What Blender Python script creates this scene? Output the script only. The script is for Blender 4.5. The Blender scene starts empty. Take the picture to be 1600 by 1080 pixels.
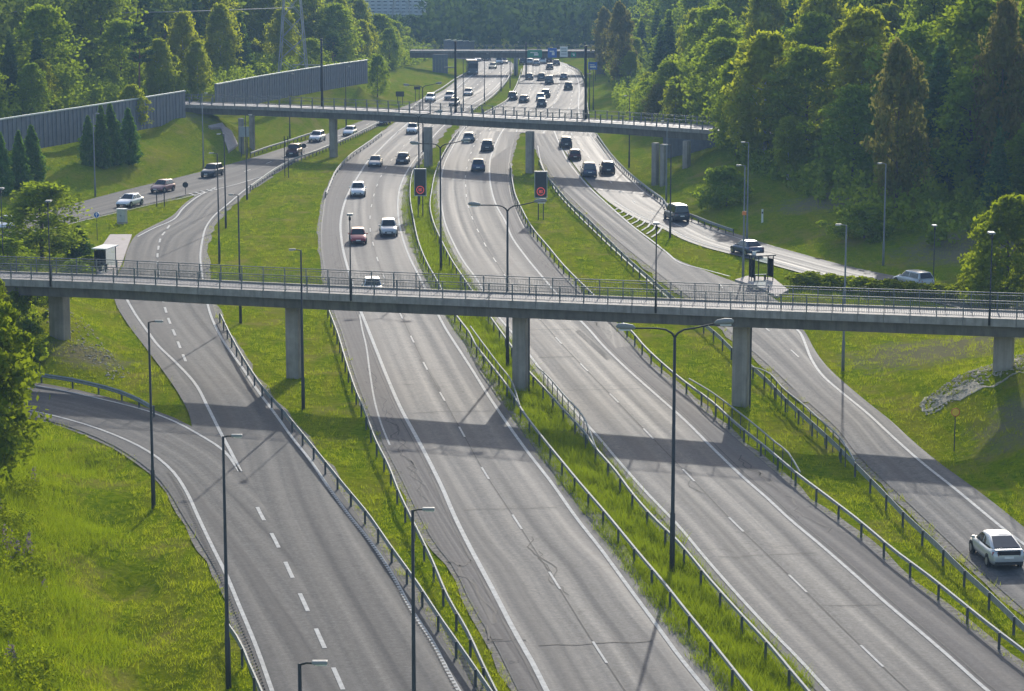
import bpy, bmesh, math, random
import numpy as np
from mathutils import Vector, Matrix

random.seed(7)
RNG = np.random.default_rng(11)
SC = bpy.context.scene
COL = SC.collection
R = math.radians

# ------------------------------------------------------------------ camera, sky, sun, exposure
HAZE = .00020
CAM_H, FPX, TILT = 31.0, 3666.0, math.atan(630.0 / 3666.0)
cam_d = bpy.data.cameras.new('camera')
cam_d.sensor_width = 36.0
cam_d.lens = 36.0 * FPX / 1600.0
cam_d.clip_start, cam_d.clip_end = 1.0, 6000.0
cam = bpy.data.objects.new('camera', cam_d)
cam.location = (0, 0, CAM_H)
cam.rotation_euler = (math.pi / 2 - TILT, 0, 0)
COL.objects.link(cam)
SC.camera = cam

SUN_EL, SUN_AZ = R(21.5), R(8.0)            # azimuth clockwise from +Y
to_sun = Vector((math.sin(SUN_AZ) * math.cos(SUN_EL), math.cos(SUN_AZ) * math.cos(SUN_EL), math.sin(SUN_EL)))
world = bpy.data.worlds.new('World')
SC.world = world
world.use_nodes = True
wn = world.node_tree
bg = wn.nodes['Background']
sky = wn.nodes.new('ShaderNodeTexSky')
sky.sky_type = 'NISHITA'
sky.sun_disc = False
sky.sun_elevation = SUN_EL
sky.sun_rotation = SUN_AZ
sky.air_density, sky.dust_density, sky.ozone_density = 1.0, 1.7, .8
wn.links.new(sky.outputs[0], bg.inputs[0])
bg.inputs[1].default_value = 0.15
sun_d = bpy.data.lights.new('sun', 'SUN')
sun_d.energy = 3.0
sun_d.angle = R(0.55)
sun_d.color = (1.0, 0.94, 0.84)
sun = bpy.data.objects.new('sun', sun_d)
sun.rotation_euler = (-to_sun).to_track_quat('-Z', 'Y').to_euler()
sun.location = (60, 300, 140)
COL.objects.link(sun)
SC.view_settings.view_transform = 'Standard'
SC.view_settings.look = 'None'
SC.view_settings.gamma = 1.0
SC.view_settings.use_curve_mapping = False
SC.view_settings.exposure = 0.66
SC.render.engine = 'CYCLES'
SC.cycles.use_denoising = True
SC.cycles.max_bounces = 6
SC.cycles.diffuse_bounces = 3
SC.cycles.glossy_bounces = 2
SC.cycles.transmission_bounces = 4
SC.cycles.transparent_max_bounces = 4
SC.cycles.volume_bounces = 0

# ------------------------------------------------------------------ survey helpers
CT, ST = math.cos(TILT), math.sin(TILT)
def P(px, py, Z=0.0):
    """ground survey: the point at height Z seen at photo coordinate (px, py)"""
    u, v = px - 800.0, py - 540.0
    dy = FPX * CT - v * ST
    dz = -(FPX * ST + v * CT)
    t = (Z - CAM_H) / dz
    return Vector((u * t, dy * t, Z))

def at_depth(px, py, Y):
    u, v = px - 800.0, py - 540.0
    t = Y / (FPX * CT - v * ST)
    return Vector((u * t, Y, CAM_H - (FPX * ST + v * CT) * t))

def smooth(pts, step):
    """Catmull-Rom through world points, resampled about every step metres"""
    pts = [Vector(p) for p in pts]
    q = [pts[0] * 2 - pts[1]] + pts + [pts[-1] * 2 - pts[-2]]
    dense = []
    for i in range(1, len(q) - 2):
        p0, p1, p2, p3 = q[i - 1], q[i], q[i + 1], q[i + 2]
        n = max(2, int((p2 - p1).length / 0.7))
        d1 = max((p1 - p0).length, 1e-6) ** .5; d2 = max((p2 - p1).length, 1e-6) ** .5; d3 = max((p3 - p2).length, 1e-6) ** .5
        m1 = ((p1 - p0) / d1 - (p2 - p0) / (d1 + d2) + (p2 - p1) / d2) * d2
        m2 = ((p2 - p1) / d2 - (p3 - p1) / (d2 + d3) + (p3 - p2) / d3) * d2
        for k in range(n):
            t = k / n
            t2, t3 = t * t, t * t * t
            dense.append(p1 * (2 * t3 - 3 * t2 + 1) + m1 * (t3 - 2 * t2 + t) + p2 * (-2 * t3 + 3 * t2) + m2 * (t3 - t2))
    dense.append(pts[-1])
    return resample(dense, step)

def resample(dense, step=None, n=None):
    a = np.array([tuple(p) for p in dense])
    s = np.concatenate([[0], np.cumsum(np.linalg.norm(np.diff(a, axis=0), axis=1))])
    if n is None:
        n = max(2, int(round(s[-1] / step)) + 1)
    t = np.linspace(0, s[-1], n)
    return [Vector((np.interp(v, s, a[:, 0]), np.interp(v, s, a[:, 1]), np.interp(v, s, a[:, 2]))) for v in t]

class Path:
    def __init__(self, pts):
        self.a = np.array([tuple(p) for p in pts])
        self.s = np.concatenate([[0], np.cumsum(np.linalg.norm(np.diff(self.a, axis=0), axis=1))])
        self.L = self.s[-1]
    def at(self, v):
        return Vector([float(np.interp(v, self.s, self.a[:, k])) for k in range(3)])
    def tan(self, v):
        d = self.at(min(self.L, v + .6)) - self.at(max(0, v - .6))
        return d.normalized() if d.length > 1e-6 else Vector((0, 1, 0))

def pxw(lst, Z=0.0):
    return [P(x, y, Z) for x, y in lst]

# ------------------------------------------------------------------ tagging and mesh helpers
def tag(o, label=None, cat=None, group=None, kind=None):
    if label: o['label'] = label
    if cat: o['category'] = cat
    if group: o['group'] = group
    if kind: o['kind'] = kind
    return o

def empty(name, loc=(0, 0, 0), rz=0.0):
    o = bpy.data.objects.new(name, None)
    o.empty_display_size = .3
    o.location = loc
    o.rotation_euler = (0, 0, rz)
    COL.objects.link(o)
    return o

def link(name, me, parent=None, loc=None, rz=None):
    o = bpy.data.objects.new(name, me)
    COL.objects.link(o)
    if parent is not None: o.parent = parent
    if loc is not None: o.location = loc
    if rz is not None: o.rotation_euler = (0, 0, rz)
    return o

def np_mesh(name, V, F, mat, smooth_=False, uv=None):
    """mesh from numpy arrays, all faces with the same corner count"""
    V = np.asarray(V, dtype=np.float32); F = np.asarray(F, dtype=np.int32)
    me = bpy.data.meshes.new(name)
    k = F.shape[1]
    me.vertices.add(len(V)); me.vertices.foreach_set('co', V.ravel())
    me.loops.add(F.size); me.loops.foreach_set('vertex_index', F.ravel())
    me.polygons.add(len(F))
    me.polygons.foreach_set('loop_start', np.arange(0, F.size, k, dtype=np.int32))
    if smooth_:
        me.polygons.foreach_set('use_smooth', np.ones(len(F), dtype=bool))
    if uv is not None:
        l = me.uv_layers.new(name='UVMap')
        l.data.foreach_set('uv', np.asarray(uv, dtype=np.float32)[F.ravel()].ravel())
    me.update(calc_edges=True)
    if mat is not None: me.materials.append(mat)
    return me

class MB:
    """collects shapes; build() links them as one mesh object"""
    def __init__(self):
        self.v, self.f = [], []
    def add(self, vs, fs):
        b = len(self.v)
        self.v += [tuple(p) for p in vs]
        self.f += [tuple(b + i for i in f) for f in fs]
        return self
    def box(self, c, s, rz=0.0, taper=1.0):
        hx, hy, hz = s[0] / 2, s[1] / 2, s[2] / 2
        cs, sn = math.cos(rz), math.sin(rz)
        vs = []
        for z, k in ((-hz, 1.0), (hz, taper)):
            for x, y in ((-hx, -hy), (hx, -hy), (hx, hy), (-hx, hy)):
                x, y = x * k, y * k
                vs.append((c[0] + x * cs - y * sn, c[1] + x * sn + y * cs, c[2] + z))
        return self.add(vs, [(3, 2, 1, 0), (4, 5, 6, 7), (0, 1, 5, 4), (1, 2, 6, 5), (2, 3, 7, 6), (3, 0, 4, 7)])
    def tube(self, pts, rad, n=8, cap=True):
        pts = [Vector(p) for p in pts]
        if not isinstance(rad, (list, tuple)): rad = [rad] * len(pts)
        vs, fs = [], []
        for i, p in enumerate(pts):
            t = (pts[min(i + 1, len(pts) - 1)] - pts[max(i - 1, 0)]).normalized()
            up = Vector((0, 0, 1)) if abs(t.z) < .9 else Vector((1, 0, 0))
            a = t.cross(up).normalized(); b = t.cross(a)
            for k in range(n):
                an = 2 * math.pi * k / n
                vs.append(p + (a * math.cos(an) + b * math.sin(an)) * rad[i])
        for i in range(len(pts) - 1):
            for k in range(n):
                k2 = (k + 1) % n
                fs.append((i * n + k, i * n + k2, (i + 1) * n + k2, (i + 1) * n + k))
        if cap:
            fs.append(tuple(range(n))); fs.append(tuple((len(pts) - 1) * n + k for k in reversed(range(n))))
        return self.add(vs, fs)
    def sweep(self, pts, prof, closed=True, cap=True):
        """profile (side, up) swept along pts; side is to the right of travel"""
        pts = [Vector(p) for p in pts]
        n = len(prof); vs, fs = [], []
        for i, p in enumerate(pts):
            t = pts[min(i + 1, len(pts) - 1)] - pts[max(i - 1, 0)]
            t.z = 0; t.normalize()
            s = Vector((t.y, -t.x, 0))
            for (a, z) in prof:
                vs.append((p.x + s.x * a, p.y + s.y * a, p.z + z))
        for i in range(len(pts) - 1):
            for k in range(n if closed else n - 1):
                k2 = (k + 1) % n
                fs.append((i * n + k, (i + 1) * n + k, (i + 1) * n + k2, i * n + k2))
        if closed and cap:
            fs.append(tuple(range(n))); fs.append(tuple((len(pts) - 1) * n + k for k in reversed(range(n))))
        return self.add(vs, fs)
    def disc(self, c, r, axis, thick, n=20):
        a = Vector(axis).normalized()
        return self.tube([Vector(c) - a * thick / 2, Vector(c) + a * thick / 2], r, n)
    def ring(self, c, r0, r1, thick, n=24):
        """flat ring facing -Y"""
        vs, fs = [], []
        for y in (-thick / 2, thick / 2):
            for rr in (r0, r1):
                for k in range(n):
                    an = 2 * math.pi * k / n
                    vs.append((c[0] + rr * math.cos(an), c[1] + y, c[2] + rr * math.sin(an)))
        for k in range(n):
            k2 = (k + 1) % n
            fs += [(k, k2, n + k2, n + k), (2 * n + k, 3 * n + k, 3 * n + k2, 2 * n + k2),
                   (n + k, n + k2, 3 * n + k2, 3 * n + k), (k2, k, 2 * n + k, 2 * n + k2)]
        return self.add(vs, fs)
    def mesh(self, name, mat=None, smooth_=False, bevel=0.0, fix=True):
        me = bpy.data.meshes.new(name)
        me.from_pydata(self.v, [], self.f)
        if bevel or fix:
            bm = bmesh.new(); bm.from_mesh(me)
            bmesh.ops.recalc_face_normals(bm, faces=bm.faces)
            if bevel:
                es = [e for e in bm.edges if len(e.link_faces) == 2 and e.calc_face_angle(0) > .5]
                bmesh.ops.bevel(bm, geom=es, offset=bevel, segments=2, affect='EDGES', profile=.6)
            bm.to_mesh(me); bm.free()
        if smooth_:
            me.polygons.foreach_set('use_smooth', np.ones(len(me.polygons), dtype=bool))
        if mat is not None: me.materials.append(mat)
        me.update()
        return me
    def build(self, name, mat, parent=None, **k):
        return link(name, self.mesh(name, mat, **k), parent)

# ------------------------------------------------------------------ materials
class NT:
    def __init__(self, name):
        self.m = bpy.data.materials.new(name)
        self.m.use_nodes = True
        self.t = self.m.node_tree
        self.b = self.t.nodes['Principled BSDF']
        self.out = self.t.nodes['Material Output']
    def n(self, typ, **kw):
        nd = self.t.nodes.new(typ)
        for k, v in kw.items():
            if k.startswith('i_'):
                key = k[2:]
                key = int(key) if key.isdigit() else key.replace('_', ' ')
                nd.inputs[key].default_value = v
            else:
                setattr(nd, k, v)
        return nd
    def l(self, a, b):
        self.t.links.new(a, b)
    def ramp(self, src, stops):
        r = self.n('ShaderNodeValToRGB')
        e = r.color_ramp.elements
        while len(e) < len(stops): e.new(.5)
        for i, (p, c) in enumerate(stops):
            e[i].position = p
            e[i].color = (c, c, c, 1) if not isinstance(c, (tuple, list)) else (*c[:3], 1)
        self.l(src, r.inputs[0])
        return r.outputs[0]
    def noise(self, vec, scale, detail=4.0, rough=.6):
        nd = self.n('ShaderNodeTexNoise')
        nd.inputs['Scale'].default_value = scale
        nd.inputs['Detail'].default_value = detail
        nd.inputs['Roughness'].default_value = rough
        if vec is not None: self.l(vec, nd.inputs['Vector'])
        return nd.outputs[0]
    def mapping(self, vec, scale=(1, 1, 1), rot=(0, 0, 0)):
        m = self.n('ShaderNodeMapping')
        m.inputs['Scale'].default_value = scale
        m.inputs['Rotation'].default_value = rot
        self.l(vec, m.inputs[0])
        return m.outputs[0]
    def mix(self, fac, a, b, mode='MIX'):
        m = self.n('ShaderNodeMix', data_type='RGBA', blend_type=mode)
        for sock, v in ((m.inputs[0], fac), (m.inputs[6], a), (m.inputs[7], b)):
            if isinstance(v, bpy.types.NodeSocket): self.l(v, sock)
            elif isinstance(v, (tuple, list)): sock.default_value = (*v[:3], 1)
            else: sock.default_value = v
        return m.outputs[2]
    def math(self, op, a, b=0.0):
        m = self.n('ShaderNodeMath', operation=op)
        for sock, v in ((m.inputs[0], a), (m.inputs[1], b)):
            if isinstance(v, bpy.types.NodeSocket): self.l(v, sock)
            else: sock.default_value = v
        return m.outputs[0]
    def bump(self, h, strength=.3, dist=.02):
        b = self.n('ShaderNodeBump')
        b.inputs['Strength'].default_value = strength
        b.inputs['Distance'].default_value = dist
        self.l(h, b.inputs['Height'])
        self.l(b.outputs[0], self.b.inputs['Normal'])

def pos(nt):
    return nt.n('ShaderNodeNewGeometry').outputs['Position']
def objco(nt):
    return nt.n('ShaderNodeTexCoord').outputs['Object']

def plain(name, col, rough=.6, metal=0.0, spec=.5, var=.15, scale=3.0, bump=0.0, emit=None, coat=0.0, stain=0.0):
    t = NT(name)
    co = objco(t)
    nz = t.noise(co, scale, 5)
    lo = tuple(c * (1 - var) for c in col); hi = tuple(min(1, c * (1 + var)) for c in col)
    c = t.ramp(nz, [(.3, lo), (.7, hi)])
    if stain:                                                              # water runs down the concrete in streaks
        sk = t.ramp(t.noise(t.mapping(pos(t), (2.2, 2.2, .16)), 1.0, 6, .7), [(.42, 0.0), (.66, stain)])
        c = t.mix(sk, c, tuple(v * .42 for v in col))
    t.l(c, t.b.inputs['Base Color'])
    t.b.inputs['Roughness'].default_value = rough
    t.b.inputs['Metallic'].default_value = metal
    t.b.inputs['Specular IOR Level'].default_value = spec
    if coat: t.b.inputs['Coat Weight'].default_value = coat; t.b.inputs['Coat Roughness'].default_value = .06
    if bump: t.bump(t.noise(co, scale * 6, 4), bump, .02)
    if emit:
        t.b.inputs['Emission Color'].default_value = (*emit[:3], 1)
        t.b.inputs['Emission Strength'].default_value = emit[3]
    return t.m

def asphalt(name, base, warm=0.0, track=.25, rough=.55, patch=.2, crack=.5):
    t = NT(name)
    uv = t.n('ShaderNodeTexCoord').outputs['UV']
    p = pos(t)
    lo = (base * .60, base * .585, base * .615); hi = (base * 1.34, base * 1.31, base * 1.33)
    streak = t.noise(t.mapping(uv, (1.1, .008, 1)), 1.0, 3, .55)          # worn wheel tracks run along the lanes
    big = t.noise(p, .07, 4, .6)
    track = t.noise(t.mapping(uv, (.62, .003, 1)), 1.0, 2, .4)             # broad dark and polished bands
    mid = t.noise(p, .9, 5, .65)
    fine = t.noise(p, 4.2, 6, .82)
    c = t.ramp(streak, [(.32, lo), (.68, hi)])
    c = t.mix(patch, c, t.ramp(big, [(.35, (base * .65, base * .63, base * .64)), (.65, (base * 1.25, base * (1.22), base * (1.2)))]))
    c = t.mix(.36, c, t.ramp(mid, [(.34, base * .50), (.66, base * 1.6)]))
    c = t.mix(.45, c, t.ramp(fine, [(.34, base * .30), (.5, base), (.66, base * 2.0)]))
    c = t.mix(t.ramp(track, [(.44, 0.0), (.60, .45)]), c, (base * .62, base * .60, base * .63))
    if warm:
        c = t.mix(warm, c, (base * 1.15, base * 1.0, base * .9))
    # cracks: dark, meandering
    wob = t.noise(p, .35, 4, .7)
    v = t.n('ShaderNodeTexVoronoi', feature='DISTANCE_TO_EDGE')
    v.inputs['Scale'].default_value = .11
    m = t.n('ShaderNodeVectorMath', operation='ADD')
    t.l(p, m.inputs[0])
    nv = t.n('ShaderNodeTexNoise'); nv.inputs['Scale'].default_value = .4; nv.inputs['Detail'].default_value = 5
    t.l(p, nv.inputs['Vector'])
    sc = t.n('ShaderNodeVectorMath', operation='SCALE'); sc.inputs['Scale'].default_value = 5.0
    t.l(nv.outputs['Color'], sc.inputs[0]); t.l(sc.outputs[0], m.inputs[1])
    t.l(m.outputs[0], v.inputs['Vector'])
    ck = t.ramp(v.outputs['Distance'], [(.0, 1.0), (.012, 0.0)])
    gate = t.ramp(wob, [(.52, 0.0), (.6, 1.0)])
    fac = t.math('MULTIPLY', t.math('MULTIPLY', ck, gate), crack)
    c = t.mix(fac, c, (base * .3, base * .3, base * .3))
    t.l(c, t.b.inputs['Base Color'])
    rg = t.ramp(streak, [(.3, rough + .1), (.7, rough - .08)])
    t.l(rg, t.b.inputs['Roughness'])
    t.b.inputs['Specular IOR Level'].default_value = .22
    t.bump(t.noise(p, 14.0, 3, .7), .5, .012)
    return t.m

def leaf_mat(name, c0, c1, trans=.45, tcol=None):
    t = NT(name)
    g = t.n('ShaderNodeNewGeometry')
    oi = t.n('ShaderNodeObjectInfo')
    c = t.mix(g.outputs['Random Per Island'], c0, c1)
    hsv = t.n('ShaderNodeHueSaturation')
    t.l(c, hsv.inputs['Color'])
    t.l(t.ramp(oi.outputs['Random'], [(0, .468), (1, .503)]), hsv.inputs['Hue'])
    t.l(t.ramp(oi.outputs['Random'], [(0, .88), (.5, 1.0), (1, 1.05)]), hsv.inputs['Value'])
    d = t.n('ShaderNodeBsdfDiffuse'); tr = t.n('ShaderNodeBsdfTranslucent'); mx = t.n('ShaderNodeMixShader')
    t.l(hsv.outputs[0], d.inputs[0])
    tc = t.mix(.8, hsv.outputs[0], tcol or (c1[0] * 1.65, c1[1] * 1.65, c1[2] * .55))
    t.l(tc, tr.inputs[0])
    mx.inputs[0].default_value = trans
    t.l(d.outputs[0], mx.inputs[1]); t.l(tr.outputs[0], mx.inputs[2])
    t.l(mx.outputs[0], t.out.inputs['Surface'])
    t.t.nodes.remove(t.b)
    return t.m

BANK_PATCHES = [(32, 173, 8), (34, 141, 6), (36, 262, 7), (45, 228, 8), (-52, 352, 7), (-31, 172, 4)]
def ground_mat():
    t = NT('grassland')
    p = pos(t)
    a = t.noise(p, .10, 5, .6); b = t.noise(p, .8, 6, .7); f = t.noise(p, 3.2, 6, .78)
    c = t.ramp(a, [(.34, (.100, .200, .003)), (.5, (.160, .230, .004)), (.68, (.235, .240, .012))])
    c = t.mix(.5, c, t.ramp(b, [(.32, (.070, .125, .002)), (.5, (.16, .225, .004)), (.68, (.27, .300, .010))]))
    c = t.mix(.42, c, t.ramp(f, [(.36, (.035, .065, .002)), (.5, (.15, .205, .004)), (.64, (.30, .330, .018))]))
    mow = t.noise(t.mapping(p, (.55, .07, .5), (0, 0, .25)), 1.0, 4, .6)   # mown swathes
    c = t.mix(t.ramp(mow, [(.46, 0.0), (.62, .5)]), c, (.25, .235, .030))
    dry = t.ramp(t.noise(p, .17, 6, .66), [(.54, 0.0), (.68, .7)])
    c = t.mix(dry, c, (.29, .240, .070))
    soil = t.ramp(t.noise(p, .5, 5, .7), [(.68, 0.0), (.76, .6)])
    c = t.mix(soil, c, (.14, .11, .06))
    for (sx, sy, sr) in BANK_PATCHES:                                              # brown-grey patches blended into the bank colour
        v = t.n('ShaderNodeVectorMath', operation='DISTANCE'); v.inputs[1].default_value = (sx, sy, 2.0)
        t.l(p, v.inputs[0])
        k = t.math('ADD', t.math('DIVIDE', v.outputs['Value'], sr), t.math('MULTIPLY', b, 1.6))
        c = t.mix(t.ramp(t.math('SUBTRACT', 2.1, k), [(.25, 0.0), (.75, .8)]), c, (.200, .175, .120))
    t.l(c, t.b.inputs['Base Color'])
    t.b.inputs['Roughness'].default_value = 1.0
    t.b.inputs['Specular IOR Level'].default_value = .0
    t.bump(t.math('ADD', b, t.math('MULTIPLY', f, .6)), 1.0, .30)
    return t.m

M = {}
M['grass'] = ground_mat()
M['asph_hwy'] = asphalt('highway_asphalt', .100, rough=.80, patch=.3)
M['asph_ramp'] = asphalt('ramp_asphalt', .076, rough=.85, patch=.25, crack=.15)
M['asph_right'] = asphalt('pale_asphalt', .105, rough=.86, crack=.5, patch=.3)
M['asph_glare'] = asphalt('polished_asphalt', .105, rough=.75, crack=.3)
M['gravel'] = plain('gravel_verge', (.20, .185, .16), .95, spec=.1, var=.55, scale=3.5, bump=.8)
M['patch'] = asphalt('patched_asphalt', .085, rough=.85, crack=.6, patch=.3)
M['asph_shoulder'] = asphalt('shoulder_asphalt', .118, warm=.4, rough=.9, patch=.45, crack=.9)
M['pave'] = plain('pavement_slab', (.36, .31, .29), .85, var=.12, scale=1.5, bump=.2)
M['paint'] = plain('road_paint', (.40, .40, .385), .8, spec=.2, var=.25, scale=2.5)
M['tar'] = plain('tar_seam', (.045, .045, .048), .8, spec=.2, var=.3, scale=2)
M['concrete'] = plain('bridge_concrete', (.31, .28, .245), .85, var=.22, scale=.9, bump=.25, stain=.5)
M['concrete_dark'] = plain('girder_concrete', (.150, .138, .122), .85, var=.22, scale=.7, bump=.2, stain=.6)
M['concrete_pale'] = plain('pale_concrete', (.31, .285, .26), .8, var=.2, scale=2.0, bump=.2, stain=.5)
M['path'] = plain('path_asphalt', (.20, .19, .195), .75, var=.18, scale=1.2, bump=.2)
M['galv'] = plain('galvanised_steel', (.25, .265, .255), .75, .1, .25, var=.18, scale=4)
M['galv_post'] = plain('weathered_steel', (.10, .105, .105), .75, .1, .25, var=.2, scale=5)
M['rail_paint'] = plain('railing_steel', (.15, .165, .165), .6, .1, var=.2, scale=4)
M['pole'] = plain('lamp_post_steel', (.055, .058, .06), .7, .0, .25, var=.15, scale=2)
M['pole_pale'] = plain('pale_post_steel', (.20, .21, .21), .7, .0, .25, var=.12, scale=2)
M['black_pole'] = plain('black_post', (.025, .027, .03), .55, .2, var=.2, scale=2)
M['lamp_head'] = plain('lamp_head', (.24, .25, .25), .6, .0, .3, var=.08)
M['lamp_glass'] = plain('lamp_glass', (.72, .73, .72), .2, 0, var=.05)
M['wall_panel'] = plain('noise_wall_panel', (.135, .15, .18), .7, .0, var=.2, scale=.8, bump=.2)
M['wall_post'] = plain('noise_wall_post', (.15, .165, .19), .6, .2, var=.15)
M['wall_cap'] = plain('noise_wall_cap', (.50, .55, .52), .5, .2, var=.1)
M['bark'] = plain('bark', (.10, .080, .062), .9, var=.35, scale=3, bump=.6)
M['birch_bark'] = plain('birch_bark', (.42, .40, .36), .8, var=.45, scale=2.5, bump=.3)
M['pine_bark'] = plain('pine_bark', (.20, .105, .060), .9, var=.3, scale=3, bump=.5)
M['stone'] = plain('rubble_stone', (.46, .41, .33), .85, var=.35, scale=1.2, bump=.4)
M['leaf_birch'] = leaf_mat('birch_leaves', (0.140, 0.209, 0.021), (0.284, 0.314, 0.030), .55)
M['leaf_near'] = leaf_mat('near_leaves', (0.077, 0.139, 0.013), (0.182, 0.229, 0.018), .45)
M['leaf_broad'] = leaf_mat('broad_leaves', (0.094, 0.180, 0.023), (0.212, 0.277, 0.029), .52)
M['leaf_bright'] = leaf_mat('bright_leaves', (0.086, 0.138, 0.009), (0.216, 0.262, 0.016), .55)
M['leaf_pine'] = leaf_mat('needles', (0.041, 0.104, 0.043), (0.103, 0.172, 0.055), .28)
M['leaf_thuja'] = leaf_mat('cypress_needles', (0.043, 0.121, 0.031), (0.125, 0.225, 0.047), .35)
M['leaf_brown'] = leaf_mat('brown_leaves', (.100, .145, .026), (.210, .185, .050), .45, (.25, .23, .05))
M['leaf_far'] = leaf_mat('far_foliage', (0.056, 0.108, 0.029), (0.145, 0.191, 0.035), .45)
M['leaf_hill'] = leaf_mat('hill_foliage', (.016, .045, .020), (.060, .100, .030), .3)
M['gravel_pale'] = plain('pale_gravel', (.40, .36, .29), .95, spec=.1, var=.45, scale=5, bump=.8)
M['blade_slope'] = leaf_mat('slope_grass_blades', (.085, .145, .005), (.195, .262, .012), .5)
M['pylon'] = plain('pylon_steel', (.30, .31, .31), .6, .1, var=.1)
def clear_glass(name):
    t = NT(name); g = t.n('ShaderNodeBsdfGlossy'); g.inputs['Roughness'].default_value = .03
    tr = t.n('ShaderNodeBsdfTransparent'); tr.inputs[0].default_value = (.80, .86, .86, 1); fr = t.n('ShaderNodeFresnel'); fr.inputs[0].default_value = 1.15; mx = t.n('ShaderNodeMixShader')
    t.l(fr.outputs[0], mx.inputs[0]); t.l(tr.outputs[0], mx.inputs[1]); t.l(g.outputs[0], mx.inputs[2]); t.l(mx.outputs[0], t.out.inputs['Surface']); t.t.nodes.remove(t.b)
    return t.m
M['blade'] = leaf_mat('grass_blades', (0.110, 0.165, 0.008), (0.275, 0.314, 0.022), .5)
M['blade_tall'] = leaf_mat('tall_grass_blades', (.075, .140, .008), (.205, .270, .020), .5)
M['lupin'] = leaf_mat('lupin_flowers', (.13, .10, .20), (.24, .20, .30), .3)
M['tyre'] = plain('tyre_rubber', (.02, .02, .02), .85, var=.2)
M['rim'] = plain('alloy_rim', (.35, .36, .37), .35, .8, var=.1)
M['glass'] = plain('car_glass', (.012, .015, .018), .06, 0, .8, var=.1)
M['plastic'] = plain('black_plastic', (.025, .025, .027), .6, var=.2)
M['headlight'] = plain('headlight_glass', (.70, .72, .74), .12, .2, var=.05)
M['taillight'] = plain('taillight_glass', (.30, .012, .012), .2, 0, var=.1)
M['plate'] = plain('number_plate', (.72, .72, .70), .5, var=.05)
M['sign_black'] = plain('sign_display', (.018, .022, .032), .45, var=.15)
M['sign_red'] = plain('red_led', (.5, .03, .03), .5, emit=(1.0, .16, .14, .32))
M['sign_grey'] = plain('sign_back', (.30, .32, .34), .5, .4, var=.1)
M['sign_dark'] = plain('sign_back_dark', (.03, .032, .035), .6, .1, var=.2)
M['sign_blue'] = plain('sign_blue', (.03, .13, .46), .45, var=.08)
M['sign_green'] = plain('sign_green', (.02, .24, .15), .45, var=.08)
M['sign_white'] = plain('sign_white', (.74, .74, .72), .5, var=.06)
M['sign_yellow'] = plain('sign_yellow', (.72, .48, .04), .5, var=.1)
M['sign_orange'] = plain('sign_orange', (.70, .20, .05), .5, var=.1)
M['red_paint'] = plain('sign_red_paint', (.5, .04, .03), .5, var=.1)
M['cabinet'] = plain('cabinet_steel', (.44, .45, .45), .5, .2, var=.1)
M['shelter_glass'] = clear_glass('clear_shelter_glass')
M['shelter_roof'] = plain('shelter_roof', (.68, .68, .66), .5, var=.1)
M['facade'] = plain('apartment_facade', (.52, .52, .53), .8, var=.08, scale=.3)
M['window'] = plain('window_glass', (.04, .05, .06), .15, 0, .7, var=.2)
M['bus'] = plain('bus_paint', (.10, .11, .13), .4, .1, var=.1)

# ------------------------------------------------------------------ roads (edges surveyed on the road plane)
ROADS = {}
def road(name, left, right, z, mat, step=3.0):
    Ld, Rd = smooth(pxw(left), 1.0), smooth(pxw(right), 1.0)
    n = int(max(Path(Ld).L, Path(Rd).L) / step)
    A, B = resample(Ld, n=n), resample(Rd, n=n)
    V, UV, F = [], [], []
    NC = 6
    mid = [(a + b) / 2 for a, b in zip(A, B)]
    s = Path(mid).s
    for i in range(n):
        w = (B[i] - A[i]).length
        for k in range(NC + 1):
            p = A[i].lerp(B[i], k / NC)
            V.append((p.x, p.y, z)); UV.append((w * k / NC, s[i]))
    for i in range(n - 1):
        for k in range(NC):
            a = i * (NC + 1) + k
            F.append((a, a + 1, a + NC + 2, a + NC + 1))
    o = link(name, np_mesh(name, V, F, mat, uv=UV))
    tag(o, kind='structure')
    ROADS[name] = dict(obj=o, poly=np.array([(p.x, p.y) for p in A] + [(p.x, p.y) for p in reversed(B)]), A=A, B=B, z=z)
    return o

SBL = [(870,1200),(800,1060),(770,1000),(737,945),(708,885),(680,850),(652,800),(628,750),(602,700),(581,655),(563,610),(546,560),(534,520),(522,487),(510,440),(503,400),(501,370),(503,340),(510,302),(522,277),(540,254),(562,233),(590,212),(612,196),(640,175),(662,157),(695,140),(720,121),(738,111),(747,104),(745,98),(730,93),(700,89.5)]
SBR = [(1215,1200),(1125,1080),(1080,1025),(1035,968),(997,915),(957,860),(916,808),(880,760),(845,712),(815,672),(780,620),(750,575),(727,540),(708,512),(692,485),(665,437),(650,405),(639,380),(632,358),(628,335),(628,312),(632,292),(641,272),(655,250),(672,228),(690,205),(712,185),(738,167),(765,150),(789,126),(797,111),(799,104),(797,98),(785,93),(760,89.5)]
NBL = [(1380,1200),(1270,1073),(1232,1032),(1184,982),(1135,928),(1084,870),(1045,822),(1000,772),(958,725),(921,682),(890,646),(852,600),(815,552),(785,515),(765,490),(735,437),(717,410),(700,378),(689,348),(684,320),(683,292),(686,270),(692,248),(705,225),(718,202),(735,187)]
NBR = [(1790,1200),(1600,1047),(1550,1010),(1487,957),(1412,900),(1355,850),(1285,800),(1200,727),(1135,672),(1070,612),(1025,577),(987,540),(947,497),(895,445),(865,412),(840,380),(818,352),(806,325),(798,300),(796,275),(797,250),(802,225),(809,208),(822,190)]
FAL = [(718,202),(738,185),(768,171),(793,157),(805,140),(813,122),(817,108),(818,100),(815,94),(805,89.5)]
FAR_ = [(934,214),(922,196),(914,178),(914,155),(914,137),(910,121),(901,108),(886,100),(866,94.5),(845,89.5)]
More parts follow.
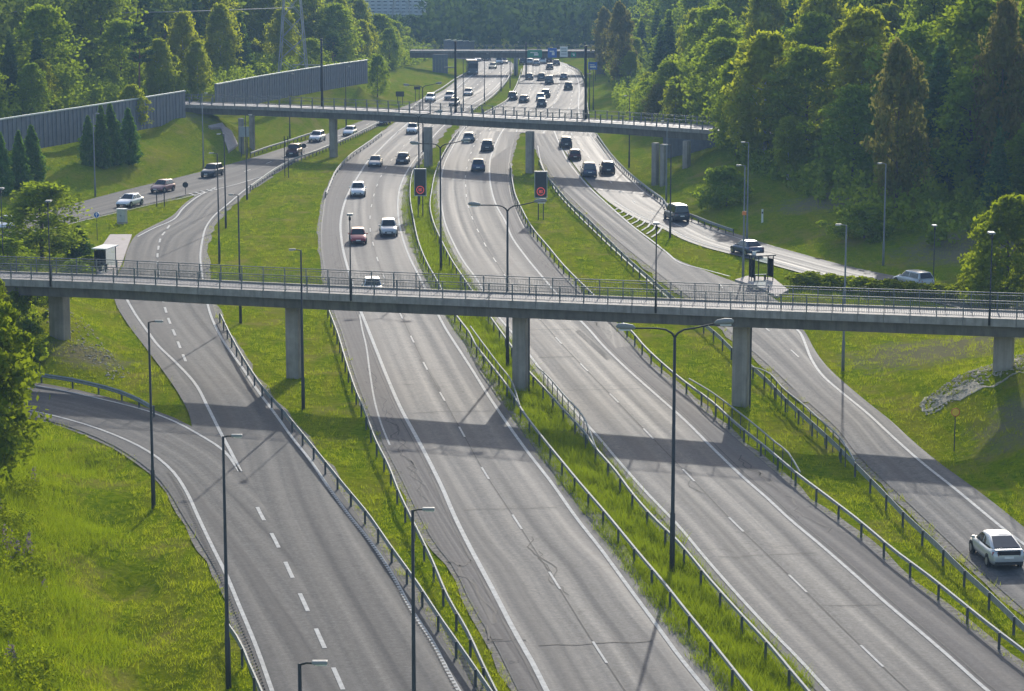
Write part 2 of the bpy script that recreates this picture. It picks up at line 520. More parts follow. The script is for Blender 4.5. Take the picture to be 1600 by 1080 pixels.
L4L = [(1800,1120),(1600,953),(1520,882),(1440,806),(1380,750),(1340,712),(1310,672),(1255,622),(1200,570),(1140,518),(1090,475),(1045,440),(985,393),(935,350),(895,312),(872,288),(857,265),(846,245),(838,225),(832,208),(826,190)]
L4R = [(1850,1015),(1650,862),(1600,824),(1575,803),(1512,755),(1470,725),(1425,688),(1395,660),(1350,624),(1317,596),(1290,570),(1272,545),(1260,522),(1240,497),(1212,468),(1180,450),(1150,441),(1122,431),(1090,418),(1065,409),(1040,395),(1012,374),(985,352),(955,325),(925,295),(903,268),(885,243),(873,220),(862,196)]
R5L = [(858,196),(870,217),(885,240),(905,268),(930,297),(960,322),(1000,344),(1037,358),(1062,372),(1100,386),(1150,399),(1200,412),(1250,426),(1300,438),(1375,453),(1450,470),(1600,505)]
R5R = [(922,196),(934,217),(955,243),(985,272),(1012,298),(1050,322),(1085,344),(1120,357),(1162,369),(1200,382),(1250,396),(1325,416),(1420,436),(1500,454),(1650,488)]
L1L = [(475,1200),(420,1080),(375,965),(335,860),(312,780),(303,700),(297,652),(282,620),(255,580),(225,540),(200,507),(180,472),(178,440),(192,415),(200,388),(214,366),(240,352),(268,338),(285,321),(308,304),(335,290),(360,282),(400,270)]
L1R = [(830,1200),(745,1080),(700,1010),(650,938),(605,872),(560,808),(520,752),(487,705),(455,665),(425,625),(395,588),(365,545),(347,515),(333,480),(322,440),(318,410),(320,380),(328,355),(343,335),(362,318),(382,302),(400,289),(425,275)]
L0L = [(470,1200),(415,1080),(398,1030),(370,965),(347,910),(312,847),(288,810),(268,775),(245,745),(215,720),(175,695),(130,675),(85,660),(30,648),(-80,638)]
L0R = [(600,1200),(540,1080),(500,970),(450,860),(415,795),(385,745),(352,702),(312,674),(275,654),(235,639),(200,629),(150,616),(100,605),(30,594),(-80,583)]
LBL = [(-80,362),(50,335),(102,322),(150,309),(200,296),(250,284),(300,272),(350,259),(400,245),(450,229),(512,209),(560,191),(600,177),(640,163),(668,150)]
LBR = [(-80,392),(50,362),(112,347),(175,332),(225,320),(275,309),(300,303),(345,294),(385,289),(425,273),(470,248),(520,227),(560,210),(600,193),(640,176),(668,160)]

road('southbound_highway', SBL, SBR, 0.0, M['asph_hwy'])
road('northbound_highway', NBL, NBR, 0.0, M['asph_hwy'])
road('merging_highway', FAL, FAR_, 0.014, M['asph_hwy'])
road('right_slip_road', L4L, L4R, 0.004, M['asph_right'])
road('curving_slip_road', R5L, R5R, 0.009, M['asph_glare'])
road('left_slip_road', L1L, L1R, 0.004, M['asph_ramp'])
road('joining_slip_road', L0L, L0R, 0.0085, M['asph_ramp'])
road('upper_slip_road', LBL, LBR, 0.013, M['asph_ramp'])

# gritty gravel verges just outside the asphalt
def verge(rname, side, w, z, i0=0.0, i1=1.0):
    r = ROADS[rname]; e, f = (r['A'], r['B']) if side == 'A' else (r['B'], r['A'])
    n = len(e); rng = np.random.default_rng(len(rname)); V, F = [], []
    ks = list(range(int(n * i0), int(n * i1)))
    for i in ks:
        o = (e[i] - f[i]); o.z = 0; o.normalize(); p = e[i]
        q = p + o * w * float(rng.uniform(.55, 1.35)); p = p - o * .12
        V += [(p.x, p.y, z), (q.x, q.y, z - .02)]
    for k in range(len(ks) - 1): F.append((2 * k, 2 * k + 1, 2 * k + 3, 2 * k + 2))
    link('gravel_verge', np_mesh('gravel_verge', V, F, M['gravel']), r['obj'])
for _r, _s, _w in (('southbound_highway', 'A', .35), ('southbound_highway', 'B', .75), ('northbound_highway', 'A', .55), ('northbound_highway', 'B', .5), ('right_slip_road', 'A', .8),
                   ('left_slip_road', 'B', .6), ('joining_slip_road', 'A', .45), ('upper_slip_road', 'B', .4)):
    verge(_r, _s, _w, -.030 - .003 * len(_r) / 18)
# worn shoulders: parts of the roads they edge
def shoulder(parent, left, right):
    o = road('shoulder', left, right, ROADS[parent]['z'] + .005, M['asph_shoulder'])
    o.parent = ROADS[parent]['obj']
    for k in ('kind',):
        if k in o: del o[k]
    ROADS.pop('shoulder')
SB_LINE_L = [(905,1180),(854,1080),(835,1042),(817,1010),(800,980),(782,945),(762,907),(735,857),(711,809),(692,765),(670,720),(650,682),(627,640),(607,595),(585,540),(572,507),(562,482),(545,425),(537,395),(533,370),(532,350),(535,330),(541,310),(551,290),(563,270),(575,252),(590,237),(612,215),(632,197),(655,178),(680,160),(705,145),(728,125),(745,112)]
SB_LINE_R = [(1190,1180),(1105,1080),(1062,1027),(1017,965),(980,915),(940,860),(900,809),(862,755),(827,710),(800,673),(762,617),(737,577),(713,540),(697,515),(682,487),(655,432),(642,407),(632,382),(626,360),(622,335),(622,312),(626,290),(635,270),(648,250),(666,228),(684,206),(706,186),(732,167),(759,150),(784,126),(793,111)]
NB_LINE_L = [(1400,1190),(1292,1078),(1250,1032),(1200,981),(1150,927),(1100,870),(1060,822),(1012,772),(970,725),(932,680),(900,645),(862,600),(825,552),(800,520),(775,490),(745,437),(725,410),(707,377),(695,347),(690,320),(689,290),(691,269),(697,250),(710,225),(724,202),(742,187),(775,171),(798,157)]
NB_LINE_R = [(1680,1190),(1542,1079),(1487,1030),(1437,987),(1387,945),(1337,900),(1282,852),(1232,810),(1200,780),(1162,747),(1120,707),(1070,657),(1025,617),(980,577),(942,540),(922,517),(902,496),(845,430),(822,402),(800,371),(790,347),(775,320),(767,292),(765,272),(766,250),(773,228),(783,208),(795,192)]
shoulder('southbound_highway', [(x + 2, y) for x, y in SBL[:22]], SB_LINE_L[:22])
shoulder('northbound_highway', NB_LINE_R[:25], [(x - 2, y) for x, y in NBR[:22]])

# ------------------------------------------------------------------ painted markings
def strip_mesh(pts, w, z):
    n = len(pts); V, F = [], []
    for i, p in enumerate(pts):
        t = pts[min(i + 1, n - 1)] - pts[max(i - 1, 0)]
        t.z = 0; t.normalize()
        s = Vector((t.y, -t.x, 0)) * (w / 2)
        V += [(p.x - s.x, p.y - s.y, z), (p.x + s.x, p.y + s.y, z)]
    for i in range(n - 1):
        F.append((2 * i, 2 * i + 1, 2 * i + 3, 2 * i + 2))
    return np_mesh('marking', V, F, M['paint'])

MZ = .024
def seam(parent, px, w=.05, name='tar_seam', jit=0.0, step=2.0):
    pts = smooth(pxw(px), step)
    if jit:
        r = np.random.default_rng(3); pts = [p + Vector((r.normal(0, jit), r.normal(0, jit), 0)) for p in pts]
    me = strip_mesh(pts, w, MZ - .005); me.materials.clear(); me.materials.append(M['tar'])
    link(name, me, ROADS[parent]['obj'])
def edge_line(parent, px, w=.2):
    link('edge_line', strip_mesh(smooth(pxw(px), 2.0), w, MZ), ROADS[parent]['obj'])
def dashes(parent, px, period, length, s0=0.0, w=.14, world=False):
    pth = Path(px if world else smooth(pxw(px), 1.0))
    v = s0
    while v + length < pth.L:
        link('lane_dash', strip_mesh([pth.at(v), pth.at(v + length / 2), pth.at(v + length)], w, MZ), ROADS[parent]['obj'])
        v += period

edge_line('southbound_highway', SB_LINE_L, .24)
edge_line('southbound_highway', SB_LINE_R, .20)
edge_line('southbound_highway', [(562,492),(566,515),(572,540),(579,590),(586,630),(597,667),(609,696)], .12)
edge_line('northbound_highway', NB_LINE_L, .18)
edge_line('northbound_highway', NB_LINE_R, .20)
edge_line('merging_highway', [(914,205),(906,185),(904,165),(905,140),(902,123),(893,110),(880,102)], .2)
edge_line('right_slip_road', [(1700,930),(1600,851),(1572,830),(1545,808),(1487,760),(1450,731),(1425,710),(1395,683),(1355,646),(1317,615),(1285,587),(1268,562),(1259,540),(1250,520),(1237,508)], .2)
edge_line('right_slip_road', [(1140,432),(1100,421),(1065,412),(1042,395),(1018,376),(990,355),(950,320),(920,292),(900,269),(886,250),(874,225),(866,205)], .2)
edge_line('right_slip_road', [(1090,505),(1040,462),(990,418),(940,372),(900,333),(874,305),(858,280),(846,255),(840,228)], .14)
edge_line('curving_slip_road', [(960,315),(1000,338),(1037,352),(1062,366),(1100,381),(1150,394),(1200,407),(1250,421),(1300,434)], .2)
edge_line('curving_slip_road', [(918,205),(930,222),(952,248),(980,275),(1005,299),(1045,325),(1080,348),(1120,362),(1162,375),(1200,388)], .14)
for k in range(9):                                                        # hatching on the gore
    f = k / 8
    a = (965 + 70 * f, 326 + 29 * f); b = (958 + 62 * f - 2, 329 + 42 * f)
    link('hatch_mark', strip_mesh([P(*a), P(a[0] * .45 + b[0] * .55 + 3, a[1] * .45 + b[1] * .55), P(*b)], .22, MZ + .004), ROADS['right_slip_road']['obj'])
edge_line('left_slip_road', [(790,1180),(717,1080),(675,1002),(645,957),(612,897),(575,842),(547,808),(512,760),(485,720),(457,685),(432,650),(400,607),(380,577),(350,535),(332,500),(324,474),(314,415),(313,400),(316,377),(322,355),(335,337),(355,320),(375,303),(392,290),(415,277)], .19)
edge_line('left_slip_road', [(197,466),(212,492),(232,520),(247,540),(275,567),(305,600),(325,637),(345,677),(360,705),(376,737)], .21)
edge_line('left_slip_road', [(215,370),(240,357),(270,344),(287,325),(310,307),(337,293)], .21)
edge_line('joining_slip_road', [(460,1180),(425,1080),(400,1010),(375,950),(352,895),(332,855),(310,809),(292,770),(270,737),(237,709),(200,689),(150,669),(100,654),(41,641),(-60,630)], .19)
edge_line('joining_slip_road', [(-60,590),(42,601),(100,611),(150,622),(200,634),(235,644),(275,660),(312,680),(350,705),(374,737)], .19)
edge_line('upper_slip_road', [(275,312),(300,306),(337,296),(370,288),(410,276)], .2)
edge_line('upper_slip_road', [(60,363),(112,349.5),(175,334.5),(225,322.5),(275,311.5)], .14)
for k in range(5):
    f = k / 4
    link('hatch_mark', strip_mesh([P(296 + 36 * f, 302.5 - 8 * f), P(306 + 34 * f, 306 - 9 * f)], .3, MZ + .004), ROADS['upper_slip_road']['obj'])

SB_MID = [(1030,1160),(934,1015),(865,905),(806,813),(757,738),(720,672),(690,618),(665,573),(644,530),(626,492),(605,445),(591,409),(584,385),(579,364),(578,346),(579,330),(582,315),(586,299),(592,283),(603,262),(622,238),(645,213),(668,190),(696,170)]
def phase(px, mark, length):
    """start offset so that a dash is centred on the surveyed mark"""
    pth = Path(smooth(pxw(px), 1.0)); q = P(*mark)
    d = np.hypot(pth.a[:, 0] - q.x, pth.a[:, 1] - q.y)
    return float(pth.s[d.argmin()]) - length / 2
NB_MID = [(1500,1155),(1351,1015),(1237,903),(1145,815),(1073,740),(1011,676),(959,622),(915,577),(875,535),(840,495),(800,447),(776,411),(761,388),(750,367),(741,349),(735,332),(730,316),(727.6,290),(727,279),(730,260),(738,234),(752,207),(768,190)]
dashes('southbound_highway', SB_MID, 12, 3.2, phase(SB_MID, (757,738), 3.2) % 12, .12)
dashes('northbound_highway', NB_MID, 12, 3.2, phase(NB_MID, (1073,740), 3.2) % 12, .12)
L1_MID = [(576,1170),(528,1060),(500,997),(475,942),(452,892),(430,845),(407,803),(389,765)]
dashes('left_slip_road', L1_MID, 6, 3.1, phase(L1_MID, (452,892), 3.1) % 6, .2)
L1_MID2 = [(291,567),(282,545),(274,525),(266,506),(260,489),(255,471),(249,440),(246,401),(247,391),(249,380),(252,370),(259,361),(266,351)]
dashes('left_slip_road', L1_MID2, 6, 3.1, 0.5, .2)
dashes('right_slip_road', [(1252,562),(1221,534),(1195,512),(1150,477),(1114,428)], 12, 3.2, 1.0, .12)
seam('northbound_highway', NB_MID, .07)
seam('southbound_highway', SB_MID, .05)
seam('southbound_highway', [(x - 5 - 6 * (y / 1080), y) for x, y in SB_LINE_L[:20]], .06)
seam('northbound_highway', [(x + 4 + 8 * (y / 1080), y) for x, y in NB_LINE_R[:22]], .06)
seam('southbound_highway', [(693,874),(713,880),(725,888),(738,878)], .15, 'crack', .10, .8)
seam('southbound_highway', [(713,880),(722,897),(738,910),(752,930),(750,937),(770,952),(774,962),(765,972)], .15, 'crack', .12, .8)
seam('southbound_highway', [(755,975),(765,990),(775,1002),(790,1003)], .12, 'crack', .10, .8)
seam('northbound_highway', [(840,558.5),(868,558),(896,557.5)], .12, 'crack', .02)
seam('northbound_highway', [(1280,946),(1310,946.5),(1345,946),(1385,945)], .06, 'crack', .03)
seam('southbound_highway', [(575,292),(590,292),(620,293.5)], .10, 'crack', .03)
_cr = np.random.default_rng(31)
for _road, _a, _b, _n in (('southbound_highway', SBL, SB_LINE_L, 12), ('northbound_highway', NB_LINE_R, NBR, 14), ('southbound_highway', SB_LINE_L, SB_LINE_R, 7), ('northbound_highway', NB_LINE_L, NB_LINE_R, 7)):
    _pa, _pb = smooth(pxw(_a[1:20]), 2.0), smooth(pxw(_b[1:20]), 2.0)
    _q = Path([_pa[int(i * (len(_pa) - 1) / 79)].lerp(_pb[int(i * (len(_pb) - 1) / 79)], .5) for i in range(80)])
    for _k in range(_n):                                                    # meandering cracks, some across, some along
        s0 = float(_cr.uniform(3, _q.L * .75)); along = _cr.uniform() < .55; c0 = _q.at(s0); t0 = _q.tan(s0); sd = Vector((t0.y, -t0.x, 0))
        wv = .9 if _n > 10 else 2.6
        pts = [c0 + (t0 * (i * .7) + sd * float(_cr.normal(0, .12) + (.25 * math.sin(i * .6 + _k)))) if along else c0 + sd * (wv * (i / 6 - .5) * 2) + t0 * float(_cr.normal(0, .10)) for i in range(13 if along else 7)]
        me = strip_mesh(pts, float(_cr.uniform(.04, .09)), MZ - .004); me.materials.clear(); me.materials.append(M['tar'])
        link('crack', me, ROADS[_road]['obj'])
def rumble(parent, px, off, n_every=.45):
    pth = Path(smooth(pxw(px), 1.0)); V, F = [], []; v = 0.0
    while v < pth.L:
        p, t = pth.at(v), pth.tan(v); s = Vector((t.y, -t.x, 0)); c = p + s * off; b = len(V)
        for a, q in ((-.10, -.08), (.10, -.08), (.10, .08), (-.10, .08)):
            w = c + s * a + t * q; V.append((w.x, w.y, MZ + .004))
        F.append((b, b + 1, b + 2, b + 3)); v += n_every
    tag(link('rumble_strip', np_mesh('rumble_strip', V, F, M['tar']), ROADS[parent]['obj']), kind='stuff')
rumble('left_slip_road', [(717,1080),(675,1002),(645,957),(612,897),(575,842),(547,808),(512,760)], -.08)
rumble('joining_slip_road', [(425,1080),(400,1010),(375,950),(352,895),(332,855),(310,809),(292,770),(270,737)], -.32)
def patch(parent, px, n):
    pts = pxw(px); me = np_mesh('asphalt_patch', [(p.x, p.y, .011 + .0012 * n) for p in pts], [list(range(len(pts)))], M['patch'], uv=[(p.x, p.y) for p in pts])
    link('asphalt_patch', me, ROADS[parent]['obj'])
patch('northbound_highway', [(948,498),(987,541),(962,545),(928,503)], 0)
patch('northbound_highway', [(905,515),(955,560),(948,563),(899,518)], 1)
patch('southbound_highway', [(660,560),(690,610),(684,612),(655,562)], 2)
patch('southbound_highway', [(740,905),(775,975),(768,977),(733,908)], 3)
patch('right_slip_road', [(1230,600),(1262,628),(1250,630),(1220,603)], 4)
far_sb = [0.27, 0.52, 0.76]
for fr in far_sb:
    A, B = ROADS['southbound_highway']['A'], ROADS['southbound_highway']['B']
    ln = [a.lerp(b, fr) for a, b in zip(A, B) if a.y > 385]
    if len(ln) > 3: dashes('southbound_highway', ln, 12, 4, 2, .2, True)
for fr in (.22, .42, .62, .82):
    A, B = ROADS['merging_highway']['A'], ROADS['merging_highway']['B']
    ln = [a.lerp(b, fr) for a, b in zip(A, B) if a.y > 372]
    dashes('merging_highway', ln, 12, 4, 1, .2, True)
A4, B4 = ROADS['curving_slip_road']['A'], ROADS['curving_slip_road']['B']
dashes('curving_slip_road', [a.lerp(b, .45) for a, b in zip(A4, B4) if 235 < a.y < 385 and a.x < 22], 12, 3.2, 2, .15, True)
AB, BB = ROADS['upper_slip_road']['A'], ROADS['upper_slip_road']['B']
dashes('upper_slip_road', [a.lerp(b, .5) for a, b in zip(AB, BB) if a.y > 315], 12, 3.2, 3, .15, True)

# ------------------------------------------------------------------ terrain
def inside(poly, x, y):
    c = np.zeros(len(x), dtype=bool)
    px, py = poly[:, 0], poly[:, 1]
    j = len(poly) - 1
    for i in range(len(poly)):
        cond = ((py[i] > y) != (py[j] > y))
        if cond.any():
            xi = (px[j] - px[i]) * (y - py[i]) / (py[j] - py[i] + 1e-12) + px[i]
            c ^= cond & (x < xi)
        j = i
    return c
def on_road(x, y):
    m = np.zeros(len(x), dtype=bool)
    for r in ROADS.values(): m |= inside(r['poly'], x, y)
    return m
EDGE = np.concatenate([np.array([(p.x, p.y) for p in r['A'] + r['B']]) for r in ROADS.values()])
def road_dist(x, y):
    out = np.empty(len(x))
    for i in range(0, len(x), 4000):
        xx, yy = x[i:i + 4000, None], y[i:i + 4000, None]
        out[i:i + 4000] = np.sqrt(((xx - EDGE[None, :, 0]) ** 2 + (yy - EDGE[None, :, 1]) ** 2).min(axis=1))
    out[on_road(x, y)] = 0
    return out
HP = [(-63,295,5.6),(-56,320,5.6),(-49,344,5.6),(-71,268,5.2),(-80,240,4.6),(-75,330,6.5),(-85,290,7),(-100,350,9),(-130,320,10),(-120,420,10),(-60,400,7),
      (-46,356,6),(-37,396,6),(-28,436,5.8),(-45,440,7),(-40,500,6),(-35,560,4),(-60,520,9),(-100,560,12),(-52,358,6.2),(-27,470,3.4),(-25,520,2.2),(-24,570,1.5),
      (-25.2,139,-1.4),(-22.3,126,-1.5),(-19.8,113,-1.5),(-17.8,105,-1.5),(-16.2,97,-1.4),(-28,139,.9),(-25,126,1.0),(-22.6,113,1.1),(-20.8,105,1.1),(-19.4,97,1.1),(-28,113,3.0),(-34,118,5),(-24,94,3),(-32,95,5),(-40,130,6),(-36,145,2.6),(-48,145,5),
      (-33,178,1.7),(-30,184,.9),(-37,180,3.2),(-43,180,5.0),(-52,178,5.6),(-60,185,5.4),(-44,198,2.6),(-42,215,1.0),(-55,215,2.2),(-70,215,3),
      (31,152,3.3),(27,155,1.2),(24.5,158,.3),(36,150,4.8),(44,150,5.6),(38,138,4.0),(33,125,1.6),(36,112,1.8),(50,140,6),(46,168,4.4),(50,182,2.6),(42,186,1.0),(60,190,3),(30,175,.8),(34,165,2.0),
      (34,247,2.0),(45,238,2.8),(50,260,5),(40,272,4.2),(62,232,4),(80,260,9),(100,300,12),(36,292,5.2),(30,306,6.0),(45,330,7),(60,350,9),(30,352,4),(25,400,2),(40,420,5),(60,420,9),
      (30,480,2.5),(50,500,6),(35,560,2),(60,580,7),(120,450,14),(150,350,15),(-150,250,9),(-150,600,16),(150,650,16),(25,330,2.6),(23,300,1.8),(27,275,1.5),
      (0,720,.5),(-60,700,2),(60,720,3),(-50,905,2),(0,900,2.5),(-150,900,7),(150,900,8),(0,1200,14),(-300,1200,22),(300,1200,22),(0,1700,44),(-600,1700,48),(600,1700,48),(0,2600,75),(-1300,2600,75),(1300,2600,75),
      (-1300,300,25),(1300,300,25),(-1300,0,20),(1300,0,20),(0,20,0),(-60,40,4),(60,40,4),(-200,100,9),(200,100,9)]
zc = np.concatenate([np.c_[EDGE[::5], np.zeros(len(EDGE[::5]))], np.array([(x, y, 0) for x, y in [(-5, 60), (10, 60), (25, 60), (0, 640), (10, 650), (-10, 640)]])])
CP = np.concatenate([np.array(HP, dtype=float), zc])
D = np.sqrt(((CP[:, None, :2] - CP[None, :, :2]) ** 2).sum(-1))
W = np.linalg.solve(D + np.eye(len(CP)) * -.6, CP[:, 2] - 0)
def height(x, y, mask=True):
    x = np.atleast_1d(np.asarray(x, float)); y = np.atleast_1d(np.asarray(y, float))
    out = np.empty(len(x))
    for i in range(0, len(x), 4000):
        d = np.sqrt((x[i:i + 4000, None] - CP[None, :, 0]) ** 2 + (y[i:i + 4000, None] - CP[None, :, 1]) ** 2)
        out[i:i + 4000] = d @ W
    d = road_dist(x, y)
    k = np.clip((d - .3) / 5.0, 0, 1); k = k * k * (3 - 2 * k)
    lump = .10 * np.sin(x * .9 + 2 * np.sin(y * .31)) * np.sin(y * .7 + x * .2) + .06 * np.sin(x * 2.3 + y * 1.1)
    h = out * k - .07 - .10 * np.clip(d / 3, 0, 1) + lump * np.clip(d / 4, 0, 1)
    h[d < .3] = np.minimum(h[d < .3], -.07)
    return h

xs = np.concatenate([-np.geomspace(1500, 84, 34), np.arange(-82, 82.1, 1.25), np.geomspace(84, 1500, 34)])
ys = np.concatenate([[-60, -20, 10, 30, 45, 55], np.arange(62, 330, 1.4), np.arange(330, 640, 3.0), np.geomspace(642, 2700, 50)])
GX, GY = np.meshgrid(xs, ys)
gh = height(GX.ravel(), GY.ravel())
nx, ny = len(xs), len(ys)
idx = np.arange(nx * ny).reshape(ny, nx)
GF = np.stack([idx[:-1, :-1], idx[:-1, 1:], idx[1:, 1:], idx[1:, :-1]], -1).reshape(-1, 4)
exact_height = height
GH = gh.reshape(ny, nx)
def height(x, y):
    x = np.atleast_1d(np.asarray(x, float)); y = np.atleast_1d(np.asarray(y, float))
    i = np.clip(np.searchsorted(xs, x) - 1, 0, nx - 2); j = np.clip(np.searchsorted(ys, y) - 1, 0, ny - 2)
    u = np.clip((x - xs[i]) / (xs[i + 1] - xs[i]), 0, 1); v = np.clip((y - ys[j]) / (ys[j + 1] - ys[j]), 0, 1)
    return GH[j, i] * (1 - u) * (1 - v) + GH[j, i + 1] * u * (1 - v) + GH[j + 1, i] * (1 - u) * v + GH[j + 1, i + 1] * u * v
def hz(x, y): return float(height([x], [y])[0])
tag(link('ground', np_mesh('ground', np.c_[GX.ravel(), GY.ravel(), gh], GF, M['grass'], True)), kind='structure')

def slab(name, px, z0, z1, mat):
    pts = [P(x, y, 0) for x, y in px]
    n = len(pts)
    vs = [(p.x, p.y, z0) for p in pts] + [(p.x, p.y, z1) for p in pts]
    fs = [tuple(range(n, 2 * n))] + [(i, (i + 1) % n, n + (i + 1) % n, n + i) for i in range(n)]
    o = MB().add(vs, fs).build(name, mat)
    return tag(o, kind='structure')
slab('bus_stop_pavement', [(172,368),(206,368),(199,388),(190,413),(176,440),(150,445),(152,405),(160,385)], -.3, .13, M['pave'])
slab('bus_stop_platform', [(1148,439),(1168,433),(1208,436),(1232,455),(1214,465),(1182,449)], -.3, .13, M['pave'])

def px_of(x, y, z):
    """photo coordinate of world points (arrays)"""
    dz = np.asarray(z) - CAM_H; x = np.asarray(x); y = np.asarray(y)
    d = y * CT - dz * ST; v = -(dz * CT + y * ST)
    return 800 + FPX * x / d, 540 + FPX * v / d

def Pg(px, py):
    z = 0.0
    for _ in range(7):
        p = P(px, py, z); z = .5 * z + .5 * hz(p.x, p.y)
    p = P(px, py, z); p.z = hz(p.x, p.y)
    return p

def plan_hit(px, py, A, B):
    """point above the plan line A-B that is seen at (px, py)"""
    u, v = px - 800.0, py - 540.0
    d = Vector((u, FPX * CT - v * ST)); e = Vector((B.x - A.x, B.y - A.y))
    t = (A.x * e.y - A.y * e.x) / (d.x * e.y - d.y * e.x)
    return Vector((d.x * t, d.y * t, CAM_H - (FPX * ST + v * CT) * t))

# ------------------------------------------------------------------ bridges
def railing(parent, line, h, spacing, mat, name='railing', bars=True, post_w=.06, post_skip=lambda p: False, rails=(0.0, -.16)):
    """a railing part: rails as its mesh, each post a sub-part, infill bars one joined sub-part"""
    mb = MB()
    for dz in rails:
        r = .035 if dz == 0 else .02
        mb.tube([p + Vector((0, 0, h + dz)) for p in line], r, 6)
    mb.tube([p + Vector((0, 0, .12)) for p in line], .02, 5)
    ro = mb.build(name, mat, parent, fix=False)
    pth = Path(line)
    n = int(pth.L / spacing)
    pm = MB().box((0, 0, h / 2), (post_w, post_w * 1.4, h)).mesh('post', mat)
    for i in range(n + 1):
        p = pth.at(pth.L * i / n); t = pth.tan(pth.L * i / n)
        link('post', pm, ro, p, math.atan2(t.y, t.x))
    if bars:
        V, F = [], []
        m = int(pth.L / .115); w = .010
        for i in range(m):
            p = pth.at(pth.L * i / m); b = len(V)
            for z in (.12, h - .16):
                V += [(p.x - w, p.y - w, p.z + z), (p.x + w, p.y - w, p.z + z), (p.x + w, p.y + w, p.z + z), (p.x - w, p.y + w, p.z + z)]
            F += [(b, b + 1, b + 5, b + 4), (b + 1, b + 2, b + 6, b + 5), (b + 2, b + 3, b + 7, b + 6), (b + 3, b, b + 4, b + 7)]
        o = link('infill_bars', np_mesh('infill_bars', V, F, mat), ro)
        tag(o, kind='stuff')
    return ro

def deck_bridge(name, label, near, width, parts, rail_h, rail_sp, bars, girder_h=.85, inset=.45, post_w=.06):
    """near: top of the near edge beam, left to right"""
    root = empty(name, near[len(near) // 2] * 1.0)
    root.location.z = 0
    tag(root, label, 'bridge')
    off = -root.location
    near = [p + off for p in near]
    w = width
    # surfaces between the edge beams
    MB().sweep(near, [(-.30, -.12), (-.30, -.42), (-(w - .30), -.42), (-(w - .30), -.12)]).build('deck', M['path'], root)
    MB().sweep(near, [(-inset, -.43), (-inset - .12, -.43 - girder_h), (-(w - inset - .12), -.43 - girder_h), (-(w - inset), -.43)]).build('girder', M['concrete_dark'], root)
    pth = Path(near)
    n = int(pth.L / rail_sp)
    for side in (0, 1):
        a, b = (0.0, -.29) if side == 0 else (-(w - .29), -w)
        for i in range(n):
            s0, s1 = pth.L * i / n + .012, pth.L * (i + 1) / n - .012
            seg = [pth.at(s0), pth.at((s0 + s1) / 2), pth.at(s1)]
            MB().sweep(seg, [(a, 0), (a, -.52), (b, -.52), (b, 0)]).build('edge_panel', M['concrete_pale'] if side == 0 else M['concrete'], root)
    for side in (0, 1):
        o = -.14 if side == 0 else -(w - .14)
        line = []
        for i in range(n + 1):
            s = pth.L * i / n; t = pth.tan(s); p = pth.at(s)
            line.append(Vector((p.x + t.y * o, p.y - t.x * o, p.z)))
        railing(root, line, rail_h, rail_sp, M['rail_paint'], bars=bars, post_w=post_w)
    for (px, py, half, dep, rnd) in parts:
        # a pier: its base is where the survey put it, its head under the girder
        q = Pg(px, py) + off
        d = np.hypot(pth.a[:, 0] - q.x, pth.a[:, 1] - q.y); top = pth.a[d.argmin()][2] - .40 - girder_h
        t = pth.tan(pth.s[d.argmin()])
        z0 = q.z - .6
        b = MB()
        b.box((q.x, q.y + dep / 2, (z0 + top) / 2), (half * 2, dep, top - z0), math.atan2(t.y, t.x))
        pr = b.build('pier', M['concrete'], root, bevel=.08)
        if rnd:
            s = Vector((t.x, t.y, 0)) * (half + .10)
            MB().tube([(q.x + s.x, q.y + s.y + .1, z0), (q.x + s.x, q.y + s.y + .1, top)], .055, 8).build('drainpipe', M['pole'], root)
    return root, near, off

pa, pb = P(460, 590), P(1158, 635)
ax = (pb - pa).normalized(); nrm = Vector((ax.y, -ax.x, 0))     # nrm points to the camera
if nrm.y > 0: nrm = -nrm
nb0, nb1 = pa + nrm * 1.5, pb + nrm * 1.5
near_px = [(-140,431),(12,436),(172,442),(316,449.5),(400,453.5),(582,461.5),(800,470),(1000,478),(1200,485.5),(1400,492.5),(1600,499.5),(1760,505)]
near1 = smooth([plan_hit(x, y, nb0, nb1) for x, y in near_px], 1.7)
foot, foot_line, foot_off = deck_bridge('footbridge', 'long concrete footbridge with steel railings crossing all roads in the foreground', near1, 4.0,
    [(92,530,.62,1.1,False),(460,592,.50,1.0,True),(814,611,.50,1.0,True),(1158,636,.52,1.0,True),(1570,582,.62,1.1,False)], 1.12, 1.68, True, .85)

near2_px = [(230,161),(280,163),(400,166.5),(520,171),(600,174.5),(700,180),(800,185.5),(920,191),(1000,196),(1120,204),(1200,210),(1300,217)]
near2 = smooth([P(x, y, 6.95) for x, y in near2_px], 1.9)
rb, rb_line, rb_off = deck_bridge('road_bridge', 'grey concrete road bridge with dark post railing crossing behind the footbridge', near2, 6.2,
    [(394,231,.34,.6,False),(377,230,.34,.6,False),(521,246,.50,.8,False),(669,262,.50,.8,False),(828,271,.50,.8,False),(1024,290,.40,.7,False),(1036,291,.34,.6,False),(1073,263,.4,.8,False)], 1.1, 1.9, False, 1.0, .35, .11)
# abutment wall with dark boards under the right end of the road bridge
ab = MB(); q0, q1 = at_depth(1036, 262, 326), at_depth(1122, 262, 322)
dd = (q1 - q0); nP = 14
for i in range(nP):
    c = q0 + dd * ((i + .5) / nP)
    MB().box((c.x + rb_off.x, c.y + rb_off.y, 3.2), (dd.length / nP - .03, .25, 4.4), math.atan2(dd.y, dd.x)).build('abutment_board', M['wall_panel'], rb)

